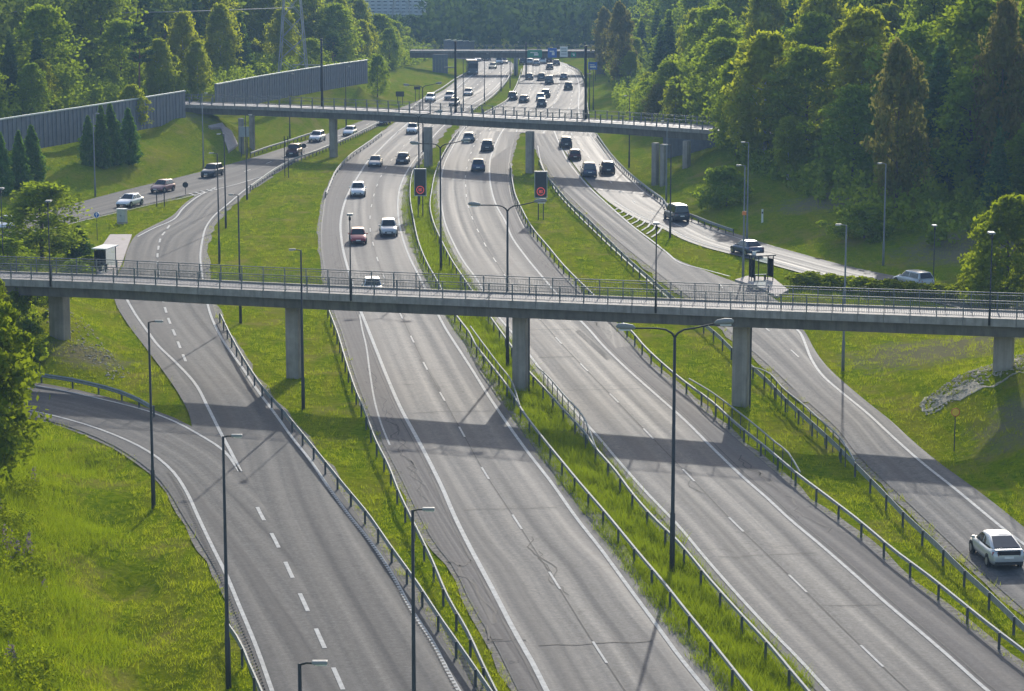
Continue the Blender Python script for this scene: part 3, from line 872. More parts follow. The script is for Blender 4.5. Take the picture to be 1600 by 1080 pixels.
Yf = 562.0
near3 = [at_depth(x, 79.0, Yf) for x in (640, 700, 760, 820, 880, 940, 960)]
fb, fb_line, fb_off = deck_bridge('far_bridge', 'low dark bridge over the highway in the far distance', near3, 7.0, [(806,117,.5,1.0,False)], 1.0, 3.0, False, 1.35)
for (x0, x1, yb) in ((676, 700, 117), (931, 944, 108)):
    a, b = at_depth(x0, yb, 560), at_depth(x1, yb, 560)
    nP = 5 if x0 < 800 else 3
    for i in range(nP):
        xm = a.x + (b.x - a.x) * (i + .5) / nP
        MB().box((xm + fb_off.x, 560 + fb_off.y - .8, 1.9), (abs(b.x - a.x) / nP - .04, .4, 6.0)).build('abutment_panel', M['wall_post'], fb)

# ------------------------------------------------------------------ guard rails
def guard_rail(label, px, beam=.30, sp=4.0, top=.74, upper=None, mat='galv', far_from=1e9, zbase=None):
    line = smooth([P(x, y, top) for x, y in px], 2.0)
    root = empty('guard_rail', (line[0].x, line[0].y, 0))
    tag(root, label, 'guard rail')
    off = -root.location
    line = [p + off for p in line]
    b = beam
    prof = [(-.045, 0), (.02, -.03), (.055, -.22 * b), (-.02, -.5 * b), (.055, -.78 * b), (.02, -.97 * b), (-.045, -b)] if b > .2 else [(-.05, 0), (.05, 0), (.05, -b), (-.05, -b)]
    MB().sweep(line, prof).build('beam', M[mat], root)
    pth = Path(line)
    n = max(1, int(pth.L / sp))
    pm = MB().box((0, 0, (top - .35) / 2), (.07, .11, top + .35)).mesh('post', M['galv_post'])
    far = MB()
    for i in range(n + 1):
        p = pth.at(pth.L * i / n); t = pth.tan(pth.L * i / n)
        if p.y - off.y < far_from:
            link('post', pm, root, (p.x - t.y * .09, p.y + t.x * .09, 0), math.atan2(t.y, t.x))
        else:
            far.box((p.x - t.y * .09, p.y + t.x * .09, .2), (.07, .11, top + .35))
    if far.v: tag(far.build('far_posts', M['galv_post'], root), kind='stuff')
    if upper:
        up = [P(x, y, 1.25) + off for x, y in upper[1:-1]]
        a, z = P(*upper[0], .8) + off, P(*upper[-1], .74) + off
        ul = smooth([a] + up + [z], 1.5)
        uo = MB().tube(ul, .055, 8).build('handrail', M['galv'], root, fix=False)
        up_p = Path(ul); m = int(up_p.L / 2.0)
        pm2 = MB().box((0, 0, .55), (.06, .06, 1.3)).mesh('post', M['galv_post'])
        for i in range(m + 1):
            p = up_p.at(up_p.L * i / m)
            if p.z > 1.1: link('post', pm2, uo, (p.x, p.y, 0))
    return root

guard_rail('guard rail on the left edge of the southbound highway beside the narrowing grass strip', [(840,1200),(777,1080),(757,1040),(730,982),(700,930),(675,872),(647,815),(625,770),(607,725),(587,685),(570,640),(555,605),(540,560),(528,520),(514,483)], .28)
guard_rail('pale guard rail along the left slip road, right-hand side, running to the bottom edge', [(855,1200),(770,1080),(730,1022),(690,965),(650,905),(610,850),(575,800),(540,758),(505,715),(470,672),(440,636),(410,602),(385,565),(362,525),(345,490)], .28)
guard_rail('guard rail on the left edge of the grassy median beside southbound lanes', [(1275,1200),(1175,1080),(1107,995),(1070,950),(1040,912),(1000,865),(954,809),(905,752),(872,712),(842,675),(816,640),(800,612),(770,572),(745,540),(733,518),(712,490),(680,432),(670,415),(655,380),(646,340),(641,307),(644,270),(655,248),(674,225)], .16, far_from=330, upper=[(735,510),(757,540),(778,568),(800,597),(812,634)])
guard_rail('guard rail on the right edge of the grassy median beside northbound lanes', [(1370,1200),(1265,1080),(1237,1047),(1200,1003),(1157,957),(1112,907),(1062,847),(1023,809),(990,772),(960,732),(932,700),(912,672),(882,640),(850,604),(825,577),(800,541),(782,516),(765,492),(727,437),(707,407),(690,375),(677,345),(672,320),(675,295),(680,270),(690,245),(703,222),(717,203)], .16, upper=[(838,572),(858,590),(882,618),(907,645),(918,665),(931,700)])
guard_rail('guard rail right of the northbound shoulder with raised handrail beside bridge pier', [(1800,1180),(1600,1015),(1550,977),(1500,937),(1450,897),(1400,860),(1340,810),(1290,772),(1245,738),(1200,700),(1150,660),(1112,626),(1067,593),(1030,562),(1007,540),(990,520),(970,500),(912,445),(882,415),(857,385),(832,355),(815,325),(805,302),(800,277),(798,255)], .16, upper=[(1077,592),(1112,613),(1150,641),(1182,666),(1210,690),(1232,708),(1250,738)])
guard_rail('white-topped guard rail left of the right slip road beside the silver hatchback', [(1790,1145),(1600,975),(1550,927),(1500,882),(1465,847),(1423,809),(1375,760),(1335,720),(1310,695),(1285,672),(1255,645),(1225,618),(1200,592),(1142,541),(1125,524),(1100,503),(1025,440),(990,410),(955,377),(920,342),(892,317),(870,292),(852,270),(843,250)], .34, upper=[(1170,572),(1200,582),(1225,608),(1255,632),(1285,659),(1307,678),(1322,697),(1335,720)])
guard_rail('curved guard rail beside the joining slip road under the left bridge end', [(20,575),(55,582),(110,590),(180,607),(215,621),(238,634)], .30, 3.0)
guard_rail('short guard rail at the bottom left edge beside the slip road', [(440,1160),(410,1080),(392,1040),(375,1000),(356,972)], .28)
guard_rail('guard rail between the upper slip road and the grass island', [(392,289),(425,266),(440,257),(470,243),(490,236),(520,224),(560,206),(592,190)], .30, 2.2, far_from=390)
guard_rail('yellowish guard rail on the left edge of southbound lanes under the road bridge', [(510,300),(516,285),(524,267),(536,252),(550,239),(575,222),(597,206)], .34)
guard_rail('guard rail below the embankment on the far side of the upper slip road', [(392,238),(420,228),(450,219),(480,209),(505,202)], .30, 2.5)
guard_rail('guard rail outside the curving slip road below the wooded bank', [(932,208),(955,240),(982,268),(1017,296),(1036,310),(1046,322),(1085,336),(1110,346),(1145,358)], .30, 2.4)
guard_rail('distant guard rail left of the far southbound lanes', [(640,170),(665,151),(690,137),(712,122),(730,112)], .3, 4, far_from=0)
guard_rail('distant guard rail on the far median beside southbound lanes', [(716,190),(740,170),(768,150),(791,126),(798,112),(800,104)], .3, 4, far_from=0)
guard_rail('distant bright guard rail on the far median beside northbound lanes', [(728,194),(752,178),(790,157),(803,140),(811,122),(815,107)], .3, 4, far_from=0)
guard_rail('distant guard rail right of the far northbound lanes', [(920,182),(917,155),(917,137),(913,121),(904,108),(888,100)], .3, 4, far_from=0)

# ------------------------------------------------------------------ noise walls
def noise_wall(label, pts, h, panel=3.6):
    pth = Path(smooth([Vector((x, y, z)) for x, y, z in pts], 2.0))
    root = empty('noise_wall', pth.at(0)); tag(root, label, 'noise wall')
    off = -Vector(root.location)
    n = int(pth.L / panel); L = pth.L / n
    pm = MB()
    for k in range(6): pm.box((-L / 2 + L * (k + .5) / 6, 0, h / 2 - .4), (L / 6 - .06, .14 if k % 2 else .26, h + .8))
    pm = pm.mesh('panel', M['wall_panel'])
    cm = MB().box((0, 0, h + .09), (L - .02, .42, .16)).mesh('cap', M['wall_cap'])
    sm = MB().box((0, 0, h / 2 - .3), (.22, .34, h + .9)).mesh('post', M['wall_post'])
    for i in range(n):
        p = pth.at(L * (i + .5)) + off; t = pth.tan(L * (i + .5)); a = math.atan2(t.y, t.x)
        o = link('panel', pm, root, p, a); link('cap', cm, o)
        q = pth.at(L * i) + off
        link('post', sm, root, q, a)
    return root
noise_wall('long blue-grey noise wall above the left grass bank with cypresses before it', [(-96,205,4.4),(-80,240,5.0),(-71,268,5.4),(-63,295,5.6),(-56,320,5.6),(-48.5,349,5.6)], 3.6)
noise_wall('blue-grey noise wall rising behind the road bridge at left', [(-45.5,362,6.0),(-41,382,6.1),(-36,403,6.1),(-31,424,6.0),(-27,440,5.9)], 3.4)
_a, _b = at_depth(694, 78, 640), at_depth(741, 80, 660)
noise_wall('small distant noise wall seen above the far bridge', [tuple(_a), tuple((_a + _b) / 2), tuple(_b)], 2.6)

# concrete slope paving under the left end of the road bridge
def drape(name, px, mat, lift=.06):
    pts = [Pg(x, y) for x, y in px]; n = len(pts)
    vs = [(p.x, p.y, p.z + lift) for p in pts] + [(p.x, p.y, p.z - .3) for p in pts]
    o = MB().add(vs, [(i, i + 1, i + 3, i + 2) for i in range(0, n - 2, 2)] + [(n + i, n + i + 2, n + i + 3, n + i + 1) for i in range(0, n - 2, 2)]
        + [(i, i + 2, n + i + 2, n + i) for i in range(0, n - 2, 2)] + [(i + 1, n + i + 1, n + i + 3, i + 3) for i in range(0, n - 2, 2)] + [(0, n, n + 1, 1), (n - 2, n - 1, 2 * n - 1, 2 * n - 2)]).build(name, mat)
    return tag(o, kind='structure')
drape('slope_paving', [(325,193),(330,196),(347,193),(344,198),(352,200),(347,208),(362,212),(350,220),(372,226),(357,232)], M['pave'], .28)

_rg = np.random.default_rng(17); _gp = []
for k in range(14):
    f = k / 13; w_ = 7 + 4 * math.sin(k * 1.7)
    _gp += [(1436 + 182 * f + _rg.normal(0, 3), 634 - 74 * f - w_ * .6 + _rg.normal(0, 2.5)), (1442 + 182 * f + _rg.normal(0, 3), 640 - 74 * f + w_ + _rg.normal(0, 2.5))]
drape('gravel_slope', _gp, M['gravel_pale'], .05)
# ------------------------------------------------------------------ lamp posts
def street_lamp(label, px, py, ytop, side=1, pale=False, h=None, arm=.8):
    b = Pg(px, py)
    if h is None: h = max(5.0, min(12.5, at_depth(px, ytop, b.y).z - b.z))
    m = M['pole_pale'] if pale else M['pole']
    root = empty('street_lamp', b); tag(root, label, 'street lamp', 'single-arm street lamps along the roads')
    MB().tube([(0, 0, -.4), (0, 0, 2.2), (0, 0, 2.25), (0, 0, h)], [.125, .115, .085, .055], 8).build('pole', m, root, smooth_=True)
    MB().tube([(0, 0, h - .03), (side * .2, 0, h + .02), (side * arm * .5, -.05, h + .03)], .035, 6).build('arm', m, root)
    hd = MB().add([(x * side, y, z) for x in (.35, arm) for (y, z) in ((-.15, h), (.10, h), (.07, h + .10), (-.12, h + .10))],
                  [(0, 1, 2, 3), (7, 6, 5, 4), (0, 4, 5, 1), (1, 5, 6, 2), (2, 6, 7, 3), (3, 7, 4, 0)]).build('lamp_head', M['lamp_head'], root, bevel=.03)
    MB().box((side * (arm * .5 + .22), -.02, h - .015), (arm * .42, .18, .03)).build('lens', M['lamp_glass'], hd)
    return root
LAMPS = [
 ('tall street lamp on the grass verge inside the bend of the joining slip road', 240,795,503,1,False),
 ('tall street lamp at the left edge of the left slip road, base by short rail', 357,1075,682,1,False),
 ('street lamp at the bottom between left slip road and southbound lanes', 648,1240,797,1,False),
 ('street lamp whose bright head just shows at the bottom edge', 477,1590,1037,1,False),
 ('street lamp on the grass island left of the footbridge pier', 376,505,305,-1,False),
 ('street lamp standing at the right edge of the left slip road near the bend', 343,412,240,-1,False),
 ('street lamp behind the bend of the left slip road, second of the pair', 353,357,210,-1,False),
 ('street lamp right of the slip road junction near the end of its guard rail', 386,312,180,1,False),
 ('pale street lamp at the foot of the embankment below the left bridge end', 318,262,146,1,True),
 ('pale street lamp in front of the dark cypresses', 149,307,178,1,True),
 ('street lamp in front of the footbridge pier on the grass island', 474,640,391,-1,False),
 ('street lamp beside the right slip road below the footbridge', 1317,580,352,-1,True),
 ('slim pale street lamp at the foot of the dark wooded bank', 1380,415,256,-1,True),
 ('street lamp by the right bus shelter carrying a small orange plate', 1161,436,259,-1,True),
 ('street lamp just behind the lamp with the orange plate, across the curving road', 1167,381,223,-1,True),
 ('street lamp at the tip of the grass wedge between the right slip roads', 1047,372,227,-1,False),
 ('pale street lamp before the right end of the road bridge', 1041,314,190,-1,True),
 ('street lamp left of the right bridge pier behind the guard rail', 983,262,150,-1,False),
 ('distant street lamp on the grass strip right of the northbound lanes', 921,173,92,-1,False),
 ('street lamp behind the road bridge at the upper slip road', 541,198,104,1,False),
 ('street lamp behind the road bridge at the edge of the grass bank', 453,216,116,1,False),
 ('distant street lamp left of the far southbound lanes', 724,174,92,1,False),
 ('distant street lamp standing among the far southbound lanes edge', 757,163,84,1,False),
 ('far street lamp on the median end near the lanes bend', 783,143,80,1,False),
 ('far thicker street lamp on the median beside the lanes bend', 797,138,78,1,False),
 ('farthest street lamp on the narrow end of the median', 806,119,66,1,False),
 ('distant short street lamp beside the grass strip at the forest edge', 927,172,110,-1,False),
]
for L in LAMPS: street_lamp(*L)

def double_lamp(label, px, py, ytop):
    b = Pg(px, py); h = at_depth(px, ytop, b.y).z - b.z
    root = empty('double_street_lamp', b); tag(root, label, 'street lamp', 'double-arm lamps on the median')
    MB().tube([(0, 0, -.4), (0, 0, 3.0), (0, 0, 3.05), (0, 0, h - .45)], [.14, .13, .10, .075], 10).build('pole', M['pole'], root, smooth_=True)
    for s in (-1, 1):
        tip = h + (.30 if s > 0 else .05)
        MB().tube([(0, 0, h - .5), (s * .14, 0, h - .28), (s * .45, 0, h - .10), (s * .9, 0, h - .04), (s * 2.05, 0, tip - .08)], [.06, .055, .05, .045, .04], 8).build('arm', M['pole'], root, smooth_=True)
        ps = [(s * 1.95, 0, tip - .08), (s * 2.1, 0, tip - .03), (s * 2.45, 0, tip), (s * 2.8, 0, tip + .02), (s * 2.9, 0, tip)]
        hd = MB().tube(ps, [.06, .13, .17, .14, .05], 10).build('lamp_head', M['lamp_head'], root, smooth_=True)
        MB().box((s * 2.5, 0, tip - .16), (.55, .22, .06)).build('lens', M['lamp_glass'], hd)
    return root
double_lamp('tall double-arm street lamp on the median nearest the camera', 1050, 893, 512)
double_lamp('double-arm street lamp on the median just behind the footbridge', 793, 573, 320)
double_lamp('double-arm street lamp on the median between the footbridge and road bridge', 689, 424, 224)
double_lamp('double-arm street lamp rising before the road bridge behind the left display sign', 655, 322, 178)
double_lamp('double-arm street lamp on the median behind the road bridge pier', 661, 238, 133)

def bridge_lamp(label, loc, h, px=None):
    root = empty('path_lamp', loc); tag(root, label, 'street lamp', 'short lamps along the footbridge path')
    MB().tube([(0, 0, -.1), (0, 0, 1.2), (0, 0, 1.25), (0, 0, h)], [.075, .07, .05, .04], 8).build('pole', M['pole'], root, smooth_=True)
    MB().tube([(0, 0, h - .05), (0, .25, h + .02), (0, .45, h + .03)], .035, 6).build('arm', M['pole'], root)
    hd = MB().box((0, .32, h + .06), (.46, .75, .11), 0, .85).build('lamp_head', M['lamp_head'], root, bevel=.03)
    MB().box((0, .32, h - .015), (.32, .55, .03)).build('lens', M['lamp_glass'], hd)
    MB().box((0, 0, h - .22), (.16, .16, .24)).build('control_box', M['black_pole'], root, bevel=.02)
pathB = Path([p - foot_off for p in foot_line])
def on_bridge(px):
    best = min(range(len(pathB.a)), key=lambda i: abs(800 + (pathB.a[i][0]) / pathB.a[i][1] * 3720 - px))
    p = Vector(pathB.a[best]); t = pathB.tan(pathB.s[best])
    return p + Vector((t.y * .06, -t.x * .06, -.35))
for px, yt, lab in ((68, 316, 'path lamp on the footbridge at left before the round bush'), (551, 337, 'path lamp on the footbridge in front of the red hatchback'),
                    (1037, 351, 'path lamp on the footbridge before the right slip road'), (1578, 366, 'path lamp on the footbridge before the bright tree at right')):
    p = on_bridge(px); bridge_lamp(lab, p, at_depth(px, yt, p.y).z - p.z)
p = Pg(1458, 452); bridge_lamp('path lamp behind the footbridge left of the bright tree', p, at_depth(1458, 354, p.y).z - p.z)
p = Pg(6, 430); bridge_lamp('path lamp in the bushes at the far left edge', p, at_depth(6, 296, p.y).z - p.z)

def mast(label, p, ytop, px, yarm, dx):
    h = at_depth(px, ytop, p.y).z - p.z
    za = at_depth(px, yarm, p.y).z - p.z; la = dx * p.y / 3720
    root = empty('mast', p); tag(root, label, 'mast', 'dark masts with a pale side arm beside the road bridge')
    MB().tube([(0, 0, -.6), (0, 0, h)], [.21, .15], 10).build('pole', M['black_pole'], root, smooth_=True)
    MB().tube([(0, 0, za), (la, 0, za + .08)], .09, 6).build('arm', M['lamp_head'], root)
    MB().box((0, 0, h + .06), (.34, .3, .16)).build('cap', M['black_pole'], root, bevel=.04)
pathC = Path([p - rb_off for p in rb_line])
def behind_bridge(px, d):
    best = min(range(len(pathC.a)), key=lambda i: abs(800 + pathC.a[i][0] / pathC.a[i][1] * 3720 - px))
    p = Vector(pathC.a[best]); t = pathC.tan(pathC.s[best])
    return Vector((p.x - t.y * d, p.y + t.x * d, p.z - .15))
for px, yt, ya, dx, lab in ((464, 62, 102, -46, 'dark mast with pale arm on the road bridge before the lattice pylon'), (668, 66, 106, -18, 'thick dark mast in the middle of the road bridge'), (891, 73, 116, 9, 'thick dark mast on the road bridge right of the far cars')):
    mast(lab, behind_bridge(px, 5.9), yt, px, ya, dx)
for px, py, yt, ya, dx, lab in ((69, 158, 70, 110, -46, 'dark mast with pale arm behind the noise wall, leftmost'), (268, 148, 63, 103, -44, 'dark mast with pale arm behind the noise wall before the forest'),):
    p = P(px, py, 6.0); p.z = hz(p.x, p.y); mast(lab, p, yt, px, ya, dx)

# ------------------------------------------------------------------ vehicles
PAINT = {}
def paint(name, col, metal=.3, rough=.32):
    PAINT[name] = plain('car_paint_' + name, col, rough, metal, .5, var=.05, scale=2, coat=.6)
for nm, c in (('white', (.74, .75, .76)), ('silver', (.45, .47, .49)), ('black', (.018, .018, .021)), ('darkgrey', (.055, .058, .065)), ('red', (.28, .022, .022)),
              ('maroon', (.075, .014, .016)), ('blue', (.035, .06, .12)), ('bluegrey', (.16, .20, .24)), ('mauve', (.27, .12, .115)), ('green', (.05, .10, .07))):
    paint(nm, c)

# kind: length, width, height, belt, nose, (cowl, roof front, roof rear, tail) along the length, tail height
KINDS = {
 'sedan':  (4.55, 1.78, 1.45, .92, .66, (.88, .15, -1.15, -1.75), .95),
 'hatch':  (4.15, 1.76, 1.50, .95, .68, (.85, .20, -1.45, -1.95), .92),
 'suv':    (4.45, 1.84, 1.68, 1.06, .84, (.90, .30, -1.75, -2.10), 1.02),
 'wagon':  (4.65, 1.80, 1.50, .95, .68, (.90, .20, -1.85, -2.22), .95),
 'van':    (4.75, 1.90, 1.92, 1.08, .92, (1.35, .75, -2.15, -2.32), 1.10),
 'lift':   (4.48, 1.76, 1.50, .95, .66, (1.05, .25, -.75, -1.98), 1.05),
}
def car_parts(kind):
    L, Wd, H, belt, nose, (ya, yb, yc, yd), tail = KINDS[kind]
    hw, hl = Wd / 2, L / 2
    out = []                                   # (name, mesh builder, material key, parent name, options)
    # lower body: loft of rounded sections
    st = [(-hl, .80, .34, tail - .30), (-hl + .06, .90, .28, tail - .10), (-hl + .22, .97, .24, tail - .02), (yd + .15, 1.0, .22, max(tail, belt - .02)), (-1.0, 1.0, .20, belt), (0, 1.0, .19, belt),
          (ya, 1.0, .20, belt - .02), (ya + .35, .99, .21, (belt + nose) / 2 + .10), (hl - .55, .95, .23, nose + .06), (hl - .20, .88, .26, nose - .02), (hl - .05, .78, .30, nose - .14), (hl, .66, .34, nose - .24)]
    st = sorted(st, key=lambda s: s[0])
    vs, fs = [], []
    for (y, k, z0, z1) in st:
        w = hw * k; h = z1 - z0
        half = [(w * .80, z0), (w * .96, z0 + .12), (w, z0 + h * .42), (w * .985, z0 + h * .70), (w * .93, z1 - .045), (w * .80, z1), (w * .40, z1 + .025)]
        ring = [(x, z) for x, z in half] + [(0, z1 + .03)] + [(-x, z) for x, z in reversed(half)]
        vs += [(x, y, z) for x, z in ring]
    n = 15
    for i in range(len(st) - 1):
        for k in range(n):
            k2 = (k + 1) % n
            fs.append((i * n + k, i * n + k2, (i + 1) * n + k2, (i + 1) * n + k))
    fs.append(tuple(range(n))); fs.append(tuple((len(st) - 1) * n + k for k in reversed(range(n))))
    body = MB(); body.add(vs, fs)
    out.append(('body', body, 'PAINT', None, dict(smooth_=True)))
    # cabin shell
    wb, wr, zb, zr = hw * .90, hw * .70, belt - .05, H
    tz = tail - .03
    c = [(wb, ya, zb), (wb, yd, tz), (wr, yc, zr - .03), (wr, yb, zr - .02)]
    ym = (yb + yc) / 2
    vs = [c[0], (-wb, ya, zb), c[1], (-wb, yd, tz), c[2], (-wr, yc, zr - .03), c[3], (-wr, yb, zr - .02), (wr, ym, zr + .015), (-wr, ym, zr + .015), (0, yb, zr + .01), (0, ym, zr + .04), (0, yc, zr)]
    fs = [(0, 1, 7, 10, 6), (2, 4, 12, 5, 3), (0, 6, 8, 4, 2), (1, 3, 5, 9, 7), (6, 10, 11, 8), (10, 7, 9, 11), (8, 11, 12, 4), (11, 9, 5, 12), (0, 2, 3, 1)]
    cab = MB(); cab.add(vs, fs)
    out.append(('cabin', cab, 'PAINT', None, dict(bevel=.09 if kind == 'lift' else .05, smooth_=True)))
    def pane(name, quad, shrink, off, split=None):
        q = [Vector(p) for p in quad]
        nrm = (q[1] - q[0]).cross(q[3] - q[0]).normalized()
        cen = sum(q, Vector()) / 4
        if nrm.dot(cen - Vector((0, 0, .8))) < 0: nrm = -nrm
        mb = MB()
        o = [cen + (p - cen) * shrink + nrm * off for p in q]; i = [p - nrm * .03 for p in o]
        mb.add(o + i, [(0, 1, 2, 3), (0, 4, 5, 1), (1, 5, 6, 2), (2, 6, 7, 3), (3, 7, 4, 0)])
        out.append((name, mb, 'glass', None, {}))
    pane('windscreen', [(wb, ya, zb + .04), (-wb, ya, zb + .04), (-wr, yb, zr - .03), (wr, yb, zr - .03)], .88, .022)
    pane('rear_window', [(wb, yd, tz + .03), (-wb, yd, tz + .03), (-wr, yc, zr - .04), (wr, yc, zr - .04)], .84, .022)
    for s in (1, -1):
        def at(y, f):                                                  # point on the cabin side at length y and height fraction f
            w = wb + (wr - wb) * f; z = zb + (zr - .05 - zb) * f
            lo = ya + (yb - ya) * f; hi = yd + (yc - yd) * f
            return (s * w, max(min(y, lo - .05), hi + .08), z)
        for (y0, y1) in ((ya - .12, (ya + yd) / 2 + .22), ((ya + yd) / 2 + .14, yd + .30)):
            q = [at(y0, .10), at(y1, .10), at(y1, .88), at(y0, .88)]
            pane('side_window', q, .97, .020)
    # wheels with rims
    r = .33 if kind in ('suv', 'van') else .31
    for s in (1, -1):
        for y in (hl - .88, -hl + .85):
            arch = MB().disc((s * (hw - .06), y, r + .02), r + .065, (1, 0, 0), .14, 20)
            out.append(('wheel_arch', arch, 'plastic', None, {}))
            w = MB().tube([(s * (hw - .20), y, r), (s * (hw - .17), y, r), (s * (hw + .015), y, r), (s * (hw + .025), y, r)], [r * .85, r, r, r * .88], 18)
            out.append(('wheel', w, 'tyre', None, {}))
            rm = MB().disc((s * (hw + .02), y, r), r * .62, (1, 0, 0), .03, 14)
            out.append(('rim', rm, 'rim', 'wheel', {}))
        x = hw * .60
        hdl = MB().add([(s * hw * .46, hl - .10, nose - .17), (s * hw * .86, hl - .30, nose - .15), (s * hw * .87, hl - .34, nose - .01), (s * hw * .50, hl - .13, nose - .04),
                        (s * hw * .46, hl - .30, nose - .17), (s * hw * .80, hl - .50, nose - .15), (s * hw * .80, hl - .5, nose - .03), (s * hw * .50, hl - .33, nose - .05)],
                       [(0, 1, 2, 3), (4, 7, 6, 5), (0, 4, 5, 1), (1, 5, 6, 2), (2, 6, 7, 3), (3, 7, 4, 0)])
        out.append(('headlight', hdl, 'headlight', None, {}))
        tl = MB().add([(s * hw * .60, -hl - .012, tail - .30), (s * hw * .94, -hl + .16, tail - .30), (s * hw * .94, -hl + .14, tail - .10), (s * hw * .62, -hl + .03, tail - .12),
                       (s * hw * .60, -hl + .2, tail - .30), (s * hw * .86, -hl + .3, tail - .30), (s * hw * .86, -hl + .3, tail - .13), (s * hw * .62, -hl + .2, tail - .13)],
                      [(0, 3, 2, 1), (4, 5, 6, 7), (0, 1, 5, 4), (1, 2, 6, 5), (2, 3, 7, 6), (3, 0, 4, 7)])
        out.append(('taillight', tl, 'taillight', None, {}))
        mi = MB().box((s * (hw + .06), ya - .25, belt + .06), (.18, .10, .13))
        out.append(('mirror', mi, 'PAINT', None, dict(bevel=.025)))
    out.append(('grille', MB().box((0, hl - .03, nose - .30), (hw * .95, .12, .16)), 'plastic', None, {}))
    out.append(('bumper', MB().box((0, hl - .09, .36), (hw * 1.36, .2, .13)), 'plastic', None, {}))
    out.append(('rear_bumper', MB().box((0, -hl + .07, .38), (hw * 1.62, .2, .14)), 'plastic', None, {}))
    out.append(('number_plate', MB().box((0, -hl - .012, tail - .38), (.48, .03, .11)), 'plate', None, {}))
    out.append(('number_plate', MB().box((0, hl + .035, .48), (.48, .02, .11)), 'plate', None, {}))
    if kind == 'lift':
        out.append(('spoiler', MB().box((0, -hl + .22, tail - .02), (hw * 1.55, .26, .05)), 'PAINT', None, dict(bevel=.02)))
        out.append(('lower_rear_window', MB().box((0, -hl + .015, tail - .15), (hw * 1.30, .10, .20)), 'glass', None, {}))
    return out
PROTO, SIMPLE = {}, {}
def proto(kind):
    if kind not in PROTO:
        PROTO[kind] = [(nm, mb.mesh(nm, M[mk] if mk != 'PAINT' else PAINT['white'], **op), mk, par) for nm, mb, mk, par, op in car_parts(kind)]
    return PROTO[kind]
def simple(kind):
    if kind not in SIMPLE:
        me = bpy.data.meshes.new('car')
        keys = []; V, F, MI = [], [], []
        for nm, m, mk, par in proto(kind):
            if mk not in keys: keys.append(mk)
            b = len(V); V += [tuple(v.co) for v in m.vertices]
            for p in m.polygons: F.append([b + i for i in p.vertices]); MI.append(keys.index(mk))
        me.from_pydata(V, [], F)
        me.polygons.foreach_set('material_index', MI)
        for k in keys: me.materials.append(M[k] if k != 'PAINT' else PAINT['white'])
        SIMPLE[kind] = (me, keys.index('PAINT'))
    return SIMPLE[kind]

def heading(p, rname, away):
    r = ROADS[rname]
    mid = [(a + b) / 2 for a, b in zip(r['A'], r['B'])]
    best, bd = 0, 1e9
    # use the nearer road edge for the direction
    ed = r['A'] if min((q - p).length for q in r['A']) < min((q - p).length for q in r['B']) else r['B']
    for i in range(1, len(ed) - 1):
        d = (ed[i] - p).length
        if d < bd: bd, best = d, i
    t = ed[min(best + 2, len(ed) - 1)] - ed[max(best - 2, 0)]
    if (t.y < 0) == away: t = -t
    return math.atan2(t.y, t.x) - math.pi / 2
def car(label, px, py, kind, col, rname, away, rz=None, full=True, group=None):
    p = P(px, py, 0)
    a = rz if rz is not None else heading(p, rname, away)
    # the surveyed point is the nearest lower edge of the car: move half its length inward along the view
    L = KINDS[kind][0]
    f = Vector((-math.sin(a), math.cos(a), 0)); p = p + f * (L / 2 if f.y > 0 else -L / 2) * abs(f.y)
    z = ROADS[rname]['z'] + .004
    cat = 'van' if kind == 'van' else 'car'
    nm = {'sedan': 'sedan', 'hatch': 'hatchback', 'suv': 'sport_utility_car', 'wagon': 'estate_car', 'van': 'van', 'lift': 'hatchback'}[kind]
    if full:
        root = empty(nm, (p.x, p.y, z), a); tag(root, label, cat, group)
        last = None
        for n_, me, mk, par in proto(kind):
            o = link(n_, me, last if par else root)
            if mk == 'PAINT':
                o.material_slots[0].link = 'OBJECT'; o.material_slots[0].material = PAINT[col]
            if n_ == 'wheel': last = o
    else:
        me, pi = simple(kind)
        root = link(nm, me, None, (p.x, p.y, z), a)
        root.material_slots[pi].link = 'OBJECT'; root.material_slots[pi].material = PAINT[col]
        tag(root, label, cat, group)
    return root
S, N, Rr, C5, U, FM = 'southbound_highway', 'northbound_highway', 'right_slip_road', 'curving_slip_road', 'upper_slip_road', 'merging_highway'
car('silver hatchback with split rear window on the right slip road at the edge', 1576, 892, 'lift', 'silver', Rr, True)
car('red hatchback coming down the southbound highway above the footbridge', 560, 383, 'hatch', 'red', S, False)
car('silver van coming down the southbound highway beside the red hatchback', 608, 371, 'suv', 'silver', S, False)
car('white sport utility car in the left southbound lane behind the red hatchback', 559, 309, 'suv', 'white', S, False)
car('white car half hidden behind the footbridge railing', 584, 466, 'hatch', 'white', S, False)
car('bluish silver sedan in the road bridge shadow, southbound', 585, 262, 'sedan', 'bluegrey', S, False)
car('dark sedan in the right southbound lane before the road bridge shadow', 628, 257, 'sedan', 'darkgrey', S, False)
car('white sport utility car southbound just beneath the road bridge', 643, 210, 'suv', 'white', S, False)
car('white sedan on the upper slip road near the grey cabinet', 190, 325, 'sedan', 'white', U, False)
car('brownish hatchback on the upper slip road above the two short posts', 243, 302, 'hatch', 'mauve', U, False)
car('dark sport utility car on the upper slip road at the junction', 322, 278, 'suv', 'darkgrey', U, False)
car('dark red sport utility car on the upper slip road by the round sign', 455, 245, 'suv', 'maroon', U, False)
car('white sport utility car on the upper slip road left of the bridge pier', 490, 223, 'suv', 'white', U, False)
car('white hatchback on the upper slip road right of the bridge pier', 543, 213, 'hatch', 'white', U, False)
car('dark car on the upper slip road half hidden under the bridge', 596, 196, 'wagon', 'darkgrey', U, False)
car('white car at the left edge of the picture behind the round bush', -4, 362, 'wagon', 'white', U, False)
car('pale grey car northbound in the left lane under the road bridge', 732, 223, 'wagon', 'bluegrey', N, True)
